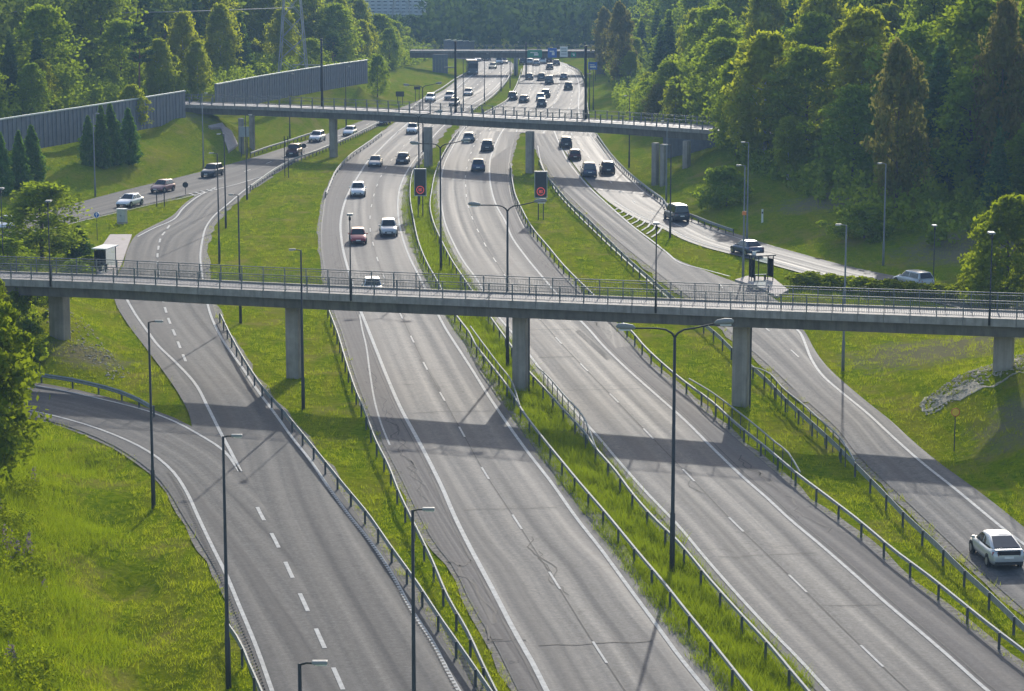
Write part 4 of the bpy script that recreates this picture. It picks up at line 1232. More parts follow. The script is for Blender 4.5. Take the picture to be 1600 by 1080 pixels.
car('black sport utility car northbound in the right lane under the road bridge', 761, 237, 'suv', 'darkgrey', N, True)
car('dark blue sport utility car northbound at the road bridge shadow', 747, 269, 'suv', 'blue', N, True)
car('black car on the right slip road, first beyond the road bridge pier', 885, 232, 'suv', 'black', C5, True)
car('dark red car on the right slip road below the black car', 899, 251, 'hatch', 'maroon', C5, True)
car('blue-grey van on the right slip road near the hatched gore', 922, 278, 'van', 'blue', C5, True)
car('black estate car at the right side of the slip road before the guard rail', 951, 273, 'suv', 'black', C5, True)
car('dark van with bright roof glare beside the curving guard rail', 1066, 348, 'van', 'darkgrey', C5, True)
car('dark blue sedan on the curving slip road above the bus shelter', 1182, 401, 'sedan', 'blue', C5, True)
car('silver estate car on the curving slip road behind the hedge', 1447, 452, 'wagon', 'silver', C5, True)
for x, y, k, c, lab in ((800, 157, 'suv', 'black', 'black car nearest the median among the far northbound cars'), (817, 161, 'sedan', 'darkgrey', 'dark sedan right of the black car beyond the road bridge'),
    (852, 153, 'suv', 'black', 'black car in the middle of three bunched far northbound cars'), (844, 158, 'hatch', 'silver', 'pale-roofed car in the bunch of three far northbound cars'),
    (846, 168, 'suv', 'darkgrey', 'dark car closest to the road bridge railing, northbound'), (858, 132, 'van', 'darkgrey', 'dark van alone in a middle far northbound lane'),
    (846, 126, 'suv', 'darkgrey', 'dark car left of the lone far van'), (827, 125, 'sedan', 'darkgrey', 'low dark sedan in the left far northbound lane'),
    (881, 125, 'sedan', 'blue', 'dark blue car left of the thick mast, far northbound'), (859, 109, 'sedan', 'black', 'small black car ahead of the far queue'),
    (888, 141, 'suv', 'black', 'black car partly behind the thick mast'), (817, 101, 'suv', 'darkgrey', 'leftmost car in the far queue under the bridge'),
    (828, 101, 'wagon', 'silver', 'pale car second from left in the far queue'), (838, 103, 'sedan', 'bluegrey', 'grey car third from left in the far queue'),
    (848, 100, 'suv', 'white', 'white car fourth from left in the far queue'), (858, 99, 'suv', 'maroon', 'dark red car in the far queue under the blue sign'),
    (870, 103, 'sedan', 'darkgrey', 'rightmost car in the far queue under the bridge')):
    car(lab, x, y, k, c, FM, True, full=False, group='far northbound cars')
for x, y, k, c, lab in ((671, 160, 'suv', 'white', 'white car beside the thick mast in the far southbound lanes'), (701, 157, 'suv', 'bluegrey', 'grey car in the second far southbound lane'),
    (708, 166, 'sedan', 'darkgrey', 'dark sedan just above the road bridge railing, southbound'), (730, 150, 'sedan', 'bluegrey', 'grey sedan right of the thin lamp in far southbound lanes'),
    (769, 108, 'sedan', 'green', 'small green car near the far southbound bend'), (780, 101, 'van', 'white', 'white van at the far southbound bend'),
    (788, 100, 'sedan', 'darkgrey', 'dark car beside the far white van'), (762, 95, 'suv', 'darkgrey', 'dark car under the far bridge southbound'), (747, 96, 'wagon', 'silver', 'silver car farthest southbound at left')):
    car(lab, x, y, k, c, S, False, full=False, group='far southbound cars')
# the grey coach at the far left lane
p = P(737, 117); bus = empty('coach', (p.x, p.y + 5, .02), heading(p, S, False) + R(8)); tag(bus, 'dark grey coach in the leftmost far southbound lane', 'bus')
MB().box((0, 0, 1.75), (2.5, 11.5, 2.8)).build('body', M['bus'], bus, bevel=.15)
MB().box((0, 5.76, 2.1), (2.2, .06, 1.2)).build('windscreen', M['glass'], bus)
for s in (-1, 1):
    for k in range(6): MB().box((s * 1.262, -4.4 + k * 1.75, 2.3), (.04, 1.5, .8)).build('window', M['window'], bus)
    for y in (-3.4, 3.6): MB().disc((s * 1.12, y, .5), .5, (1, 0, 0), .3, 14).build('wheel', M['tyre'], bus)
    MB().box((s * .9, 5.78, .75), (.4, .05, .2)).build('headlight', M['headlight'], bus)

# ------------------------------------------------------------------ signs and roadside things
def digits(mb, txt, w, h, t, z, y):
    """seven-segment style figures on a display"""
    seg = {'8': 'abcdefg', '0': 'abcdef'}
    x0 = -(len(txt) * (w + t * 1.6) - t * 1.6) / 2
    for i, ch in enumerate(txt):
        cx = x0 + i * (w + t * 1.6) + w / 2
        for s in seg[ch]:
            if s in 'agd': mb.box((cx, y, z + {'a': h / 2, 'g': 0, 'd': -h / 2}[s]), (w, .02, t))
            else: mb.box((cx + (w / 2 if s in 'bc' else -w / 2), y, z + (h / 4 if s in 'bf' else -h / 4)), (t, .02, h / 2))
def display_sign(label, px, py, y_top, y_bot, wpx):
    b = Pg(px, py); top = at_depth(px, y_top, b.y).z - b.z; bot = at_depth(px, y_bot, b.y).z - b.z; w = wpx * b.y / 3720
    root = empty('display_sign', b, R(-2)); tag(root, label, 'sign', 'speed display signs')
    for s in (-1, 1): MB().tube([(s * w * .22, .1, -.4), (s * w * .22, .1, top - .2)], .06, 8).build('post', M['pole'], root)
    MB().box((0, 0, (top + bot) / 2), (w, .22, top - bot)).build('panel', M['sign_black'], root, bevel=.02)
    fr = MB()
    fr.box((0, 0, top + .06), (w + .2, .30, .10)).box((0, 0, bot - .06), (w + .2, .30, .10))
    fr.box((-w / 2 - .05, 0, (top + bot) / 2), (.08, .28, top - bot)).box((w / 2 + .05, 0, (top + bot) / 2), (.08, .28, top - bot))
    fr.build('frame', M['sign_grey'], root)
    r = w * .36; zc_ = bot + r + .18
    MB().ring((0, -.125, zc_), r * .86, r, .03).build('red_ring', M['sign_red'], root)
    d = MB(); digits(d, '80', r * .30, r * .62, r * .085, zc_, -.125); d.build('figures', M['sign_red'], root)
display_sign('tall black display sign with red speed ring on the median, left one', 657, 340, 265, 305, 17)
display_sign('tall black display sign with red speed ring right of northbound lanes', 845, 344, 269, 308, 18)

def disc_sign(label, px, py, y_c, r, face, ring=None, back=False, mark=None):
    b = Pg(px, py); z = at_depth(px, y_c, b.y).z - b.z
    root = empty('round_sign', b); tag(root, label, 'sign')
    MB().tube([(0, .04, -.3), (0, .04, z + r * .8)], .035, 8).build('post', M['pole'], root)
    MB().disc((0, 0, z), r, (0, 1, 0), .03, 24).build('disc', M[face], root)
    if ring: MB().ring((0, -.02, z), r * .84, r * .98, .02).build('rim', M[ring], root)
    if mark == 'arrow':
        mb = MB().box((0, -.022, z - .05), (.07, .01, r * .9))
        mb.add([(-.14, -.026, z + .05), (.14, -.026, z + .05), (0, -.026, z + .24), (-.14, -.018, z + .05), (.14, -.018, z + .05), (0, -.018, z + .24)], [(0, 1, 2), (5, 4, 3), (0, 3, 4, 1), (1, 4, 5, 2), (2, 5, 3, 0)])
        mb.build('arrow', M['sign_white'], root)
    return root
disc_sign('blue round sign with white arrow on the grass by the left bus stop', 152, 376, 336, .32, 'sign_blue', 'sign_white', mark='arrow')
disc_sign('black round sign back at the tip of the grass island', 290, 305, 289, .36, 'sign_dark')
disc_sign('black round sign back beside the dark red car', 475, 243, 228, .36, 'sign_dark')
disc_sign('yellow round sign with red rim on the shaded right verge', 1491, 706, 644, .27, 'sign_yellow', 'red_paint')
p = P(1161, 436); z = at_depth(1163, 333, p.y).z
MB().box((0, 0, 0), (.38, .04, .36)).build('orange_plate', M['sign_orange']).location = (p.x, p.y - .12, z)
tag(bpy.data.objects['orange_plate'], 'small orange plate fixed to the lamp post by the bus shelter', 'sign')
for px, lab in ((245, 'short dark post left of its twin on the grass island'), (257, 'short dark post right of its twin on the grass island')):
    b = Pg(px, 323); o = empty('marker_post', b); tag(o, lab, 'post', 'two short posts on the grass island')
    MB().tube([(0, 0, -.2), (0, 0, 1.9)], .06, 8).build('shaft', M['black_pole'], o); MB().disc((0, 0, 1.92), .075, (0, 0, 1), .05, 10).build('cap', M['pole'], o)
b = Pg(448, 278); o = empty('two_post_sign', b, R(20)); tag(o, 'tall two-post sign frame seen edge-on beside the upper slip road', 'sign')
for s in (-.25, .25): MB().tube([(s, 0, -.3), (s, 0, 5.6)], .06, 8).build('post', M['black_pole'], o)
for k in range(6): MB().box((0, 0, .9 + k * .85), (.5, .05, .05)).build('rung', M['pole'], o)
b = Pg(1191, 348); o = empty('marker_post', b); tag(o, 'white marker post at the foot of the wooded bank', 'post')
MB().box((0, 0, .7), (.22, .10, 1.6), 0, .85).build('shaft', M['sign_white'], o, bevel=.02); MB().box((0, -.055, 1.1), (.14, .012, .2)).build('reflector', M['sign_dark'], o)
def board(label, px, py, x0, x1, y0, y1, mat, rz=0):
    b = Pg(px, py); d = b.y
    top = at_depth(px, y0, d).z - b.z; bot = at_depth(px, y1, d).z - b.z; w = (x1 - x0) * d / 3720
    root = empty('road_sign', b, rz); tag(root, label, 'sign')
    for s in (-.3, .3): MB().tube([(s * w, .08, -.3), (s * w, .08, top)], .06, 8).build('post', M['pole'], root)
    MB().box((0, 0, (top + bot) / 2), (w, .05, top - bot)).build('board', M[mat], root)
    for k in (.25, .75): MB().box((0, .045, bot + (top - bot) * k), (w * .95, .03, .06)).build('brace', M['pole'], root)
board('grey-blue sign back below the left part of the road bridge', 382, 246, 374, 390, 198, 214, 'sign_grey')
board('dark sign back on the bank left of the thick mast', 625, 163, 619, 632, 143, 151, 'sign_dark')
board('small dark sign left of the far southbound lanes', 652, 160, 647, 657, 135, 140, 'sign_dark')

b = Pg(191, 350); o = empty('utility_cabinet', b, R(-15)); tag(o, 'grey utility cabinet on the grass near the white sedan', 'cabinet')
MB().box((0, 0, .05), (1.05, .75, .4)).build('plinth', M['concrete'], o)
MB().box((0, 0, .95), (.98, .66, 1.42)).build('body', M['cabinet'], o, bevel=.02)
MB().box((0, 0, 1.70), (1.10, .80, .09)).build('lid', M['shelter_roof'], o, bevel=.02)
for s in (-1, 1):
    d = MB().box((s * .24, -.345, .95), (.45, .03, 1.3)).build('door', M['cabinet'], o); MB().box((s * .06, -.37, .98), (.03, .03, .16)).build('handle', M['plastic'], d)

def shelter(label, b, rz, w, h, roof_mat, roofed=True):
    root = empty('bus_shelter', b, rz); tag(root, label, 'bus shelter')
    for x in (-w / 2, 0, w / 2):
        MB().box((x, .55, h / 2), (.07, .07, h)).build('post', M['black_pole'], root)
    for x in (-w / 2, w / 2):
        MB().box((x, -.55, h / 2), (.07, .07, h)).build('post', M['black_pole'], root)
        MB().box((x, 0, 1.15), (.02, .98, 1.7)).build('glass_pane', M['shelter_glass'], root)
    for x in (-w / 4, w / 4): MB().box((x, .56, 1.15), (w / 2 - .12, .02, 1.7)).build('glass_pane', M['shelter_glass'], root)
    MB().box((0, 0, h + .06), (w + .35, 1.55, .11)).build('roof', roof_mat, root, bevel=.03)
    bn = MB().box((0, .25, .48), (w * .7, .36, .06)).build('bench', M['pole'], root)
    for x in (-w * .28, w * .28): MB().box((x, .25, .24), (.06, .3, .46)).build('leg', M['black_pole'], bn)
b = P(165, 424); shelter('bus shelter with pale flat roof at the left bus stop', (b.x, b.y, .13), R(78), 2.6, 2.15, M['shelter_roof'])
b = P(1189, 440); shelter('dark-framed glass bus shelter at the right bus stop', (b.x, b.y, .13), R(20), 1.9, 2.3, M['galv_post'])
b = P(1174, 441); o = empty('bus_stop_sign', (b.x, b.y, .13)); tag(o, 'slim bus stop sign post left of the right shelter', 'sign')
MB().tube([(0, 0, 0), (0, 0, 2.8)], .04, 8).build('post', M['black_pole'], o); MB().box((.2, 0, 2.5), (.42, .03, .5)).build('board', M['sign_white'], o)

# far gantry with direction boards
gz = lambda y: at_depth(800, y, 540).z
gx = lambda x: at_depth(x, 85, 540).x
g = empty('sign_gantry', (gx(862), 540, 0)); tag(g, 'far overhead gantry with green, blue and white boards', 'sign gantry')
for x in (822, 914): MB().box((gx(x) - gx(862), 0, 4.2), (.35, .35, 8.6)).build('post', M['pole'], g)
MB().box((gx(868) - gx(862), .25, gz(82)), (gx(914) - gx(822), .4, .5)).build('beam', M['pole'], g)
for x0, x1, y0, y1, mt in ((824, 847, 78, 90, 'sign_green'), (856, 870, 75, 90, 'sign_blue'), (875, 887, 73, 89, 'sign_white'), (892, 900, 82, 89, 'sign_green')):
    s = MB().box(((gx(x0) + gx(x1)) / 2 - gx(862), -.12, (gz(y0) + gz(y1)) / 2), (gx(x1) - gx(x0), .12, gz(y0) - gz(y1))).build('board', M[mt], g)
    cx, cz, w_, h_ = (gx(x0) + gx(x1)) / 2 - gx(862), (gz(y0) + gz(y1)) / 2, gx(x1) - gx(x0), gz(y0) - gz(y1)
    mk = MB()
    if mt == 'sign_white':
        for k in range(3): mk.box((cx, -.195, cz + h_ * (.28 - .25 * k)), (w_ * .7, .02, h_ * .08))
        mk.build('lines', M['sign_grey'], s)
    else:
        mk.box((cx - w_ * .05, -.195, cz + h_ * .15), (w_ * .5, .02, h_ * .12)); mk.box((cx + w_ * .1, -.195, cz - h_ * .1), (w_ * .3, .02, h_ * .3))
        mk.build('lines', M['sign_white'], s)
b = at_depth(926, 125, 535); o = empty('direction_sign', (b.x, b.y, 0)); tag(o, 'far blue direction sign at the right edge before the trees', 'sign')
z0, z1, w_ = at_depth(926, 109, 535).z, at_depth(926, 97, 535).z, 14 * 535 / 3720
for s in (-.3, .3): MB().tube([(s * w_, .1, -.5), (s * w_, .1, z1)], .08, 8).build('post', M['pole'], o)
MB().box((0, 0, (z0 + z1) / 2), (w_, .1, z1 - z0)).build('board', M['sign_blue'], o)
mk = MB(); mk.box((-.1 * w_, -.06, (z0 + z1) / 2 + .25), (w_ * .6, .02, .18)).box((0, -.06, (z0 + z1) / 2 - .2), (w_ * .7, .02, .4)); mk.build('lines', M['sign_white'], o)

# lattice pylons and cables
def pylon(label, x, y, z, h, w, arms, col):
    root = empty('lattice_pylon', (x, y, z)); tag(root, label, 'pylon')
    n = 9; lv = []
    for i in range(n + 1):
        f = i / n; k = w * (1 - f) ** 1.15 + .5 * f
        lv.append((h * f, k / 2))
    c4 = ((-1, -1), (1, -1), (1, 1), (-1, 1))
    for a, b_ in c4: MB().tube([(a * k, b_ * k, zz) for zz, k in lv], .11, 5).build('leg', M['pylon'], root)
    br = MB()
    for i in range(n):
        (z0, k0), (z1, k1) = lv[i], lv[i + 1]
        for q in range(4):
            a, b_ = c4[q], c4[(q + 1) % 4]
            br.tube([(a[0] * k0, a[1] * k0, z0), (b_[0] * k1, b_[1] * k1, z1)], .055, 4); br.tube([(b_[0] * k0, b_[1] * k0, z0), (a[0] * k1, a[1] * k1, z1)], .055, 4)
    br.build('bracing', M['pylon'], root, fix=False)
    for zz, L in arms:
        am = MB()
        for s in (-1, 1):
            am.tube([(0, -.4, zz), (s * L, 0, zz + .5)], .09, 5).tube([(0, .4, zz), (s * L, 0, zz + .5)], .09, 5).tube([(0, 0, zz + 1.8), (s * L, 0, zz + .6)], .08, 5)
            for k in range(1, 4): am.tube([(s * L * k / 4, 0, zz + .15 * k), (s * L * (k - .5) / 4, 0, zz + 1.8 - .4 * k + .2)], .05, 4)
        ao = am.build('cross_arm', M['pylon'], root, fix=False)
        for s in (-1, 1): MB().tube([(s * L, 0, zz + .5), (s * L, 0, zz - .9)], .09, 6).build('insulator', M['lamp_head'], ao)
p = at_depth(458, 100, 425); pylon('tall grey lattice pylon rising from the left forest', p.x, p.y, 6.5, 34, 5.2, [(22, 6.5), (28, 5.0)], 0)
p = at_depth(627, 40, 690); pylon('distant lattice pylon with several cross arms before the apartment block', p.x, p.y, 4, 40, 6.0, [(18, 7.0), (23, 9.0), (28, 7.0)], 0)
a, b = at_depth(-40, 16, 380), at_depth(250, 19, 410)
c = (a + b) / 2 - Vector((0, 0, .35))
o = MB().tube(smooth([a, c, b, at_depth(458, 12, 470)], 4), .09, 5).build('overhead_cable', M['pole_pale'], fix=False); tag(o, 'pale overhead cable strung across the left forest', 'cable')

# apartment blocks on the far hill
def block(label, x0, x1, ytop, Y, depth, floors, bays):
    a, b = at_depth(x0, ytop, Y), at_depth(x1, ytop, Y)
    g0 = hz((a.x + b.x) / 2, Y) - 1; H = a.z - g0; w = b.x - a.x
    root = empty('apartment_block', ((a.x + b.x) / 2, Y, g0)); tag(root, label, 'building')
    MB().box((0, depth / 2, H / 2), (w, depth, H)).build('wall', M['facade'], root)
    MB().box((0, depth / 2, H + .25), (w + .8, depth + .8, .5)).build('roof', M['wall_post'], root)
    wm = MB().box((0, 0, 0), (w / bays * .55, .12, 1.5)).mesh('window', M['window'])
    fl = H / floors
    for f in range(floors):
        bal = MB().box((0, -.35, f * fl + .5), (w * .96, .6, .9)).build('balcony', M['facade'], root)
        for k in range(bays): link('window', wm, root, (-w / 2 + w * (k + .5) / bays, -.05, f * fl + 1.9))
block('pale apartment block with rows of balconies behind the distant pylon', 568, 664, -14, 905, 14, 9, 10)
block('pale apartment block peeking above the far right trees', 955, 985, -10, 930, 12, 9, 4)

# ------------------------------------------------------------------ vegetation
def leaf_quads(c, size, rng, up=0.0, elong=1.0):
    """diamond leaf clusters around centres c"""
    n = len(c)
    d = rng.normal(size=(n, 3)); d /= np.linalg.norm(d, axis=1)[:, None]
    e = rng.normal(size=(n, 3)); e[:, 2] -= up
    e -= (e * d).sum(1)[:, None] * d; e /= np.linalg.norm(e, axis=1)[:, None] + 1e-9
    f = np.cross(d, e)
    s = (size * rng.uniform(.55, 1.3, n))[:, None]
    V = np.stack([c - e * s * elong, c - f * s * .62 , c + e * s * elong, c + f * s * .62], 1).reshape(-1, 3)
    return V
def clumps(centers, rad, per, rng, flat=.75):
    n = len(centers)
    d = rng.normal(size=(n, per, 3)); d /= np.linalg.norm(d, axis=2)[:, :, None]
    r = rng.uniform(.25, 1.0, (n, per, 1)) ** .6
    o = d * r * np.asarray(rad).reshape(-1, 1, 1); o[:, :, 2] *= flat
    return (centers[:, None, :] + o).reshape(-1, 3)
def qmesh(name, V, mat):
    return np_mesh(name, V, np.arange(len(V)).reshape(-1, 4), mat)

def trunk_mesh(h, r, mat, rng, limbs=7, limb_from=.3, spread=.3):
    mb = MB()
    k = rng.uniform(-.25, .25, (5, 2))
    pts = [Vector((k[i][0] * (i / 4) * 1.2, k[i][1] * (i / 4) * 1.2, h * .86 * i / 4 - .4 * (i == 0))) for i in range(5)]
    mb.tube(pts, [r * 1.25, r, r * .8, r * .5, r * .15], 7)
    for j in range(limbs):
        f = limb_from + (.82 - limb_from) * j / max(1, limbs - 1); z = h * f; a = j * 2.4 + rng.uniform(-.4, .4)
        L = h * spread * (1.1 - f)
        mb.tube([(0, 0, z), (math.cos(a) * L * .55, math.sin(a) * L * .55, z + L * .35), (math.cos(a) * L, math.sin(a) * L, z + L * .75)], [r * .4, r * .25, r * .08], 5)
    return mb.mesh('trunk', mat, smooth_=True, fix=False)

def broad(seed, h, w, base, mat, bark, nc=75, per=55, leaf=.36, cr=1.25, shape=1.0, droop=.3):
    rng = np.random.default_rng(seed)
    u = rng.uniform(0, 1, nc) ** .85
    prof = np.sin(np.pi * np.clip(.10 + .86 * u ** shape, 0, 1)) ** .75
    a = rng.uniform(0, 2 * np.pi, nc)
    lob = 1 + .22 * np.sin(a * 3 + seed) + .12 * np.sin(a * 5 + u * 7)
    rr = w / 2 * prof * lob * rng.uniform(.35, 1.0, nc) ** .5
    c = np.stack([rr * np.cos(a), rr * np.sin(a), base + (h - base) * u], 1)
    rad = cr * rng.uniform(.45, 1.35, nc) * (1.1 - .45 * u); rr = rr * (1 + .16 * rng.normal(size=nc))
    c[:, 0] = rr * np.cos(a); c[:, 1] = rr * np.sin(a)
    pts = clumps(c, rad, per, rng, .8)
    nf = int(nc * per * .28)                                               # loose foliage that fills the crown between the clumps
    uf = rng.uniform(0, 1, nf) ** .85; af = rng.uniform(0, 2 * np.pi, nf)
    pf = np.sin(np.pi * np.clip(.10 + .86 * uf ** shape, 0, 1)) ** .75 * (1 + .22 * np.sin(af * 3 + seed) + .12 * np.sin(af * 5 + uf * 7))
    rag = 1 + .20 * np.sin(af * 7 + uf * 23 + seed) * np.sin(uf * 31 + af * 2) + .12 * np.sin(uf * 47 + af * 11)
    rf = w / 2 * pf * rag * rng.uniform(.2, .86, nf) ** .5
    pts = np.concatenate([pts, np.stack([rf * np.cos(af), rf * np.sin(af), base + (h - base) * uf], 1)])
    return trunk_mesh(h, .011 * h + .03, bark, rng), qmesh('crown', leaf_quads(pts, leaf, rng, droop, 1.5 if droop > 1 else 1.0), mat)
def spruce(seed, h, w, base, mat, n=2600, leaf=.42):
    rng = np.random.default_rng(seed)
    u = 1 - np.sqrt(rng.uniform(0, 1, n))
    wh = np.round(u * 22) / 22 + rng.normal(0, .006, n)
    nb = 9
    br = rng.integers(0, nb, n); ph = np.round(u * 22) * 1.7
    a = br * 2 * np.pi / nb + ph + rng.normal(0, .16, n)
    t = rng.uniform(.12, 1, n) ** .6
    ragged = 1 + .25 * np.sin(br * 2.1 + ph)
    rr = w / 2 * (1 - wh) ** .85 * t * ragged + .05
    z = base + (h - base) * np.clip(wh, 0, 1) - rr * .32 + rng.normal(0, .06, n)
    c = np.stack([rr * np.cos(a), rr * np.sin(a), z], 1)
    return trunk_mesh(h, .011 * h, M['bark'], rng, 0), qmesh('crown', leaf_quads(c, leaf, rng, .5, 1.5), mat)
def column(seed, h, w, mat, n=3600, leaf=.19):
    rng = np.random.default_rng(seed)
    u = rng.uniform(0, 1, n)
    prof = np.where(u < .25, .78 + .9 * u, 1.0) * np.clip((1 - u) / .75, 0, 1) ** .75
    a = rng.uniform(0, 2 * np.pi, n)
    rr = w / 2 * prof * (1 + .20 * np.sin(a * 4 + u * 14 + seed) + .14 * np.sin(u * 37 + a * 3) + .10 * np.sin(a * 9 - u * 25)) * rng.uniform(.5, 1.08, n)
    c = np.stack([rr * np.cos(a), rr * np.sin(a), .1 + h * u], 1)
    return trunk_mesh(h, .09, M['bark'], rng, 0), qmesh('crown', leaf_quads(c, leaf, rng, -.6, 1.5), mat)
def pine(seed, h, w, mat, nc=34, per=60):
    rng = np.random.default_rng(seed)
    u = rng.uniform(0, 1, nc); a = rng.uniform(0, 2 * np.pi, nc)
    rr = w / 2 * np.sin(np.pi * (.15 + .8 * u)) * rng.uniform(.3, 1, nc)
    c = np.stack([rr * np.cos(a), rr * np.sin(a), h * (.55 + .45 * u)], 1)
    pts = clumps(c, 1.1 * rng.uniform(.6, 1.2, nc), per, rng, .5)
    return trunk_mesh(h, .012 * h, M['pine_bark'], rng, 8, .5, .25), qmesh('crown', leaf_quads(pts, .34, rng, 0, 1.3), mat)

BIRCH = [broad(i, 17, 6.6, 2.2, M['leaf_birch'], M['birch_bark'], 170, 34, .26, 1.35, .8, 1.3) for i in (1, 2, 3)]
BROAD = [broad(i, 15, 8.4, 1.6, M['leaf_broad'], M['bark'], 150, 40, .28, 1.4, .75) for i in (11, 12, 13)]
BRIGHT = [broad(i, 11, 7.5, .8, M['leaf_bright'], M['bark'], 120, 60, .24, 1.05, .7) for i in (21, 22)]
BROWN = [broad(31, 14, 6.4, 2, M['leaf_brown'], M['bark'], 140, 38, .28, 1.3, .8)]
BUSH = [broad(i, 4.6, 5.2, .1, M['leaf_broad'], M['bark'], 55, 55, .22, .85, .6) for i in (41, 42)]
BUSHB = [broad(i, 2.6, 3.4, .05, M['leaf_bright'], M['bark'], 40, 50, .16, .6, .6) for i in (45,)]
NEAR = [broad(i, 11, 7.5, .6, M['leaf_near'], M['bark'], 300, 60, .19, .9, .7) for i in (25,)]
SPRUCE = [spruce(i, 20, 6.2, .8, M['leaf_pine']) for i in (51, 52, 53)]
PINE = [pine(i, 19, 5.6, M['leaf_pine']) for i in (61, 62)]
THUJA = [column(i, 7.6, 2.9, M['leaf_thuja']) for i in (71, 72, 73)]

def tree(label, protos, x, y, scale, rng, name, cat='tree', group=None, z=None, sxy=None):
    tm, cm = protos[int(rng.integers(len(protos)))]
    root = empty(name, (x, y, hz(x, y) - .15 if z is None else z), float(rng.uniform(0, 6.28)))
    sxy = sxy or scale
    root.scale = (sxy, sxy, scale)
    if name == 'cypress': root.rotation_euler[0], root.rotation_euler[1] = float(rng.normal(0, .035)), float(rng.normal(0, .035)); root.scale = (sxy * rng.uniform(.8, 1.15), sxy * rng.uniform(.8, 1.15), scale)
    tag(root, label, cat, group)
    link('trunk', tm, root); link('crown', cm, root)
    return root
TR = np.random.default_rng(5)
def tree_px(label, protos, px, py_base, py_top, h0, name, **k):
    p = Pg(px, py_base)
    h = at_depth(px, py_top, p.y).z - p.z
    return tree(label, protos, p.x, p.y, h / h0, TR, name, z=p.z - .1, **k)

# single trees that stand out
tree_px('tall leafy tree crowding the left edge below the footbridge', NEAR, -46, 740, 412, 11, 'broadleaf_tree', sxy=1.0)
tree_px('leafy tree at the left edge in front of the footbridge end', NEAR, -8, 590, 432, 11, 'broadleaf_tree', sxy=.50)
for x, y, hh, sx, pr, h0, nm, lab in ((31.5, 293, 16, 1.3, BIRCH, 17, 'birch_tree', 'tall pale birch hiding the right end of the road bridge'), (36, 288, 14, 1.15, BROAD, 15, 'broadleaf_tree', 'dense dark tree right of the birch at the road bridge end'),
        (28.8, 301, 12, .9, BROAD, 15, 'broadleaf_tree', 'leafy tree just before the end of the road bridge'), (42, 283, 18, 1.45, BIRCH, 17, 'birch_tree', 'broad feathery birch above the slim pale lamps'),
        (47.5, 275, 16, 1.25, BROAD, 15, 'broadleaf_tree', 'large dark tree in the middle of the right forest edge'), (56, 264, 17, 1.3, BROAD, 15, 'broadleaf_tree', 'large shaded tree left of the bright tree at right'),
        (64, 262, 19, 1.35, BROAD, 15, 'broadleaf_tree', 'tall shaded tree towering over the bright tree at right'),
        (46, 186, 17, 1.0, BIRCH, 17, 'birch_tree', 'tall birch just off the right edge by the footbridge end'), (51, 177, 16, 1.0, BROAD, 15, 'broadleaf_tree', 'dense tree off the right edge before the footbridge'), (54, 192, 18, 1.1, BROAD, 15, 'broadleaf_tree', 'tall dense tree off the right edge behind the footbridge')):
    tree(lab, pr, x, y, hh / h0, TR, nm, sxy=sx)
for x, y, hh, pr, h0, lab in ((33, 280, 7.5, BIRCH, 17, 'young birch at the foot of the bank near the bridge end'), (39.5, 271, 11, BROAD, 15, 'leafy tree behind the white marker post'), (45, 259, 9, BIRCH, 17, 'young birch above the slim pale lamp'),
        (50, 256, 13, BROAD, 15, 'taller leafy tree behind the slim pale lamp'), (54, 245, 8, BROAD, 15, 'young leafy tree above the silver estate car'), (57, 240, 11, BIRCH, 17, 'birch left of the bright yellow-green tree')):
    tree(lab, pr, x, y, hh / h0, TR, 'birch_tree' if pr is BIRCH else 'broadleaf_tree', sxy=hh / h0 * 1.25)
tree_px('round dark green tree left of the left bus stop', BROAD, 66, 405, 285, 15, 'broadleaf_tree', sxy=.95)
tree_px('bushy tree at the far left edge behind the footbridge', BROAD, 12, 428, 372, 15, 'broadleaf_tree', sxy=.5)
tree_px('small dark conifer right of the round tree by the bus stop', THUJA, 124, 402, 352, 7.6, 'cypress', sxy=1.05)
tree_px('bright yellow-green tree at the right edge behind the footbridge', BRIGHT, 1572, 486, 308, 11, 'broadleaf_tree', sxy=1.0)
tree_px('bright bush left of the yellow-green tree by the footbridge', BRIGHT, 1535, 476, 380, 11, 'shrub', sxy=.55)
for px, pb, pt, lab in ((139, 258, 182, 'leftmost cypress of the four on the bank'), (160, 262, 166, 'second cypress of the four on the bank'), (179, 257, 163, 'third cypress of the four on the bank, tallest'), (203, 255, 170, 'rightmost cypress of the four on the bank')):
    tree_px(lab, THUJA, px, pb, pt, 7.6, 'cypress', group='cypresses on the left bank')
for px, pb, pt, lab in ((4, 304, 208, 'cypress at the very left edge of the bank'), (33, 296, 205, 'middle cypress of the left edge trio'), (52, 288, 197, 'right cypress of the left edge trio')):
    tree_px(lab, THUJA, px, pb, pt, 7.6, 'cypress', group='cypresses at the left edge')
tree_px('leafy tree between the cypresses and the noise wall', BIRCH, 207, 206, 132, 17, 'birch_tree', sxy=.6)
tree_px('dark bushy tree at the end of the second noise wall', BROAD, 590, 152, 86, 15, 'broadleaf_tree', sxy=.55)
for px, pb, pt, lab in ((460, 143, 120, 'shrub before the second noise wall beside the dark mast'), (512, 131, 110, 'shrub in the middle of the second noise wall'), (543, 125, 108, 'small shrub near the end of the second noise wall')):
    tree_px(lab, BUSH, px, pb, pt, 4.6, 'shrub', sxy=.5)
for i, (px, pb, pt) in enumerate(((1262, 448, 424), (1300, 452, 428), (1345, 456, 432), (1385, 460, 436), (1425, 463, 440), (1465, 466, 443), (1500, 469, 442))):
    tree_px(('leftmost', 'second', 'third', 'fourth', 'fifth', 'sixth', 'rightmost')[i] + ' low shrub of the hedge row behind the footbridge at right', BUSHB, px, pb, pt, 2.6, 'shrub', group='hedge shrubs behind the footbridge', sxy=1.15)
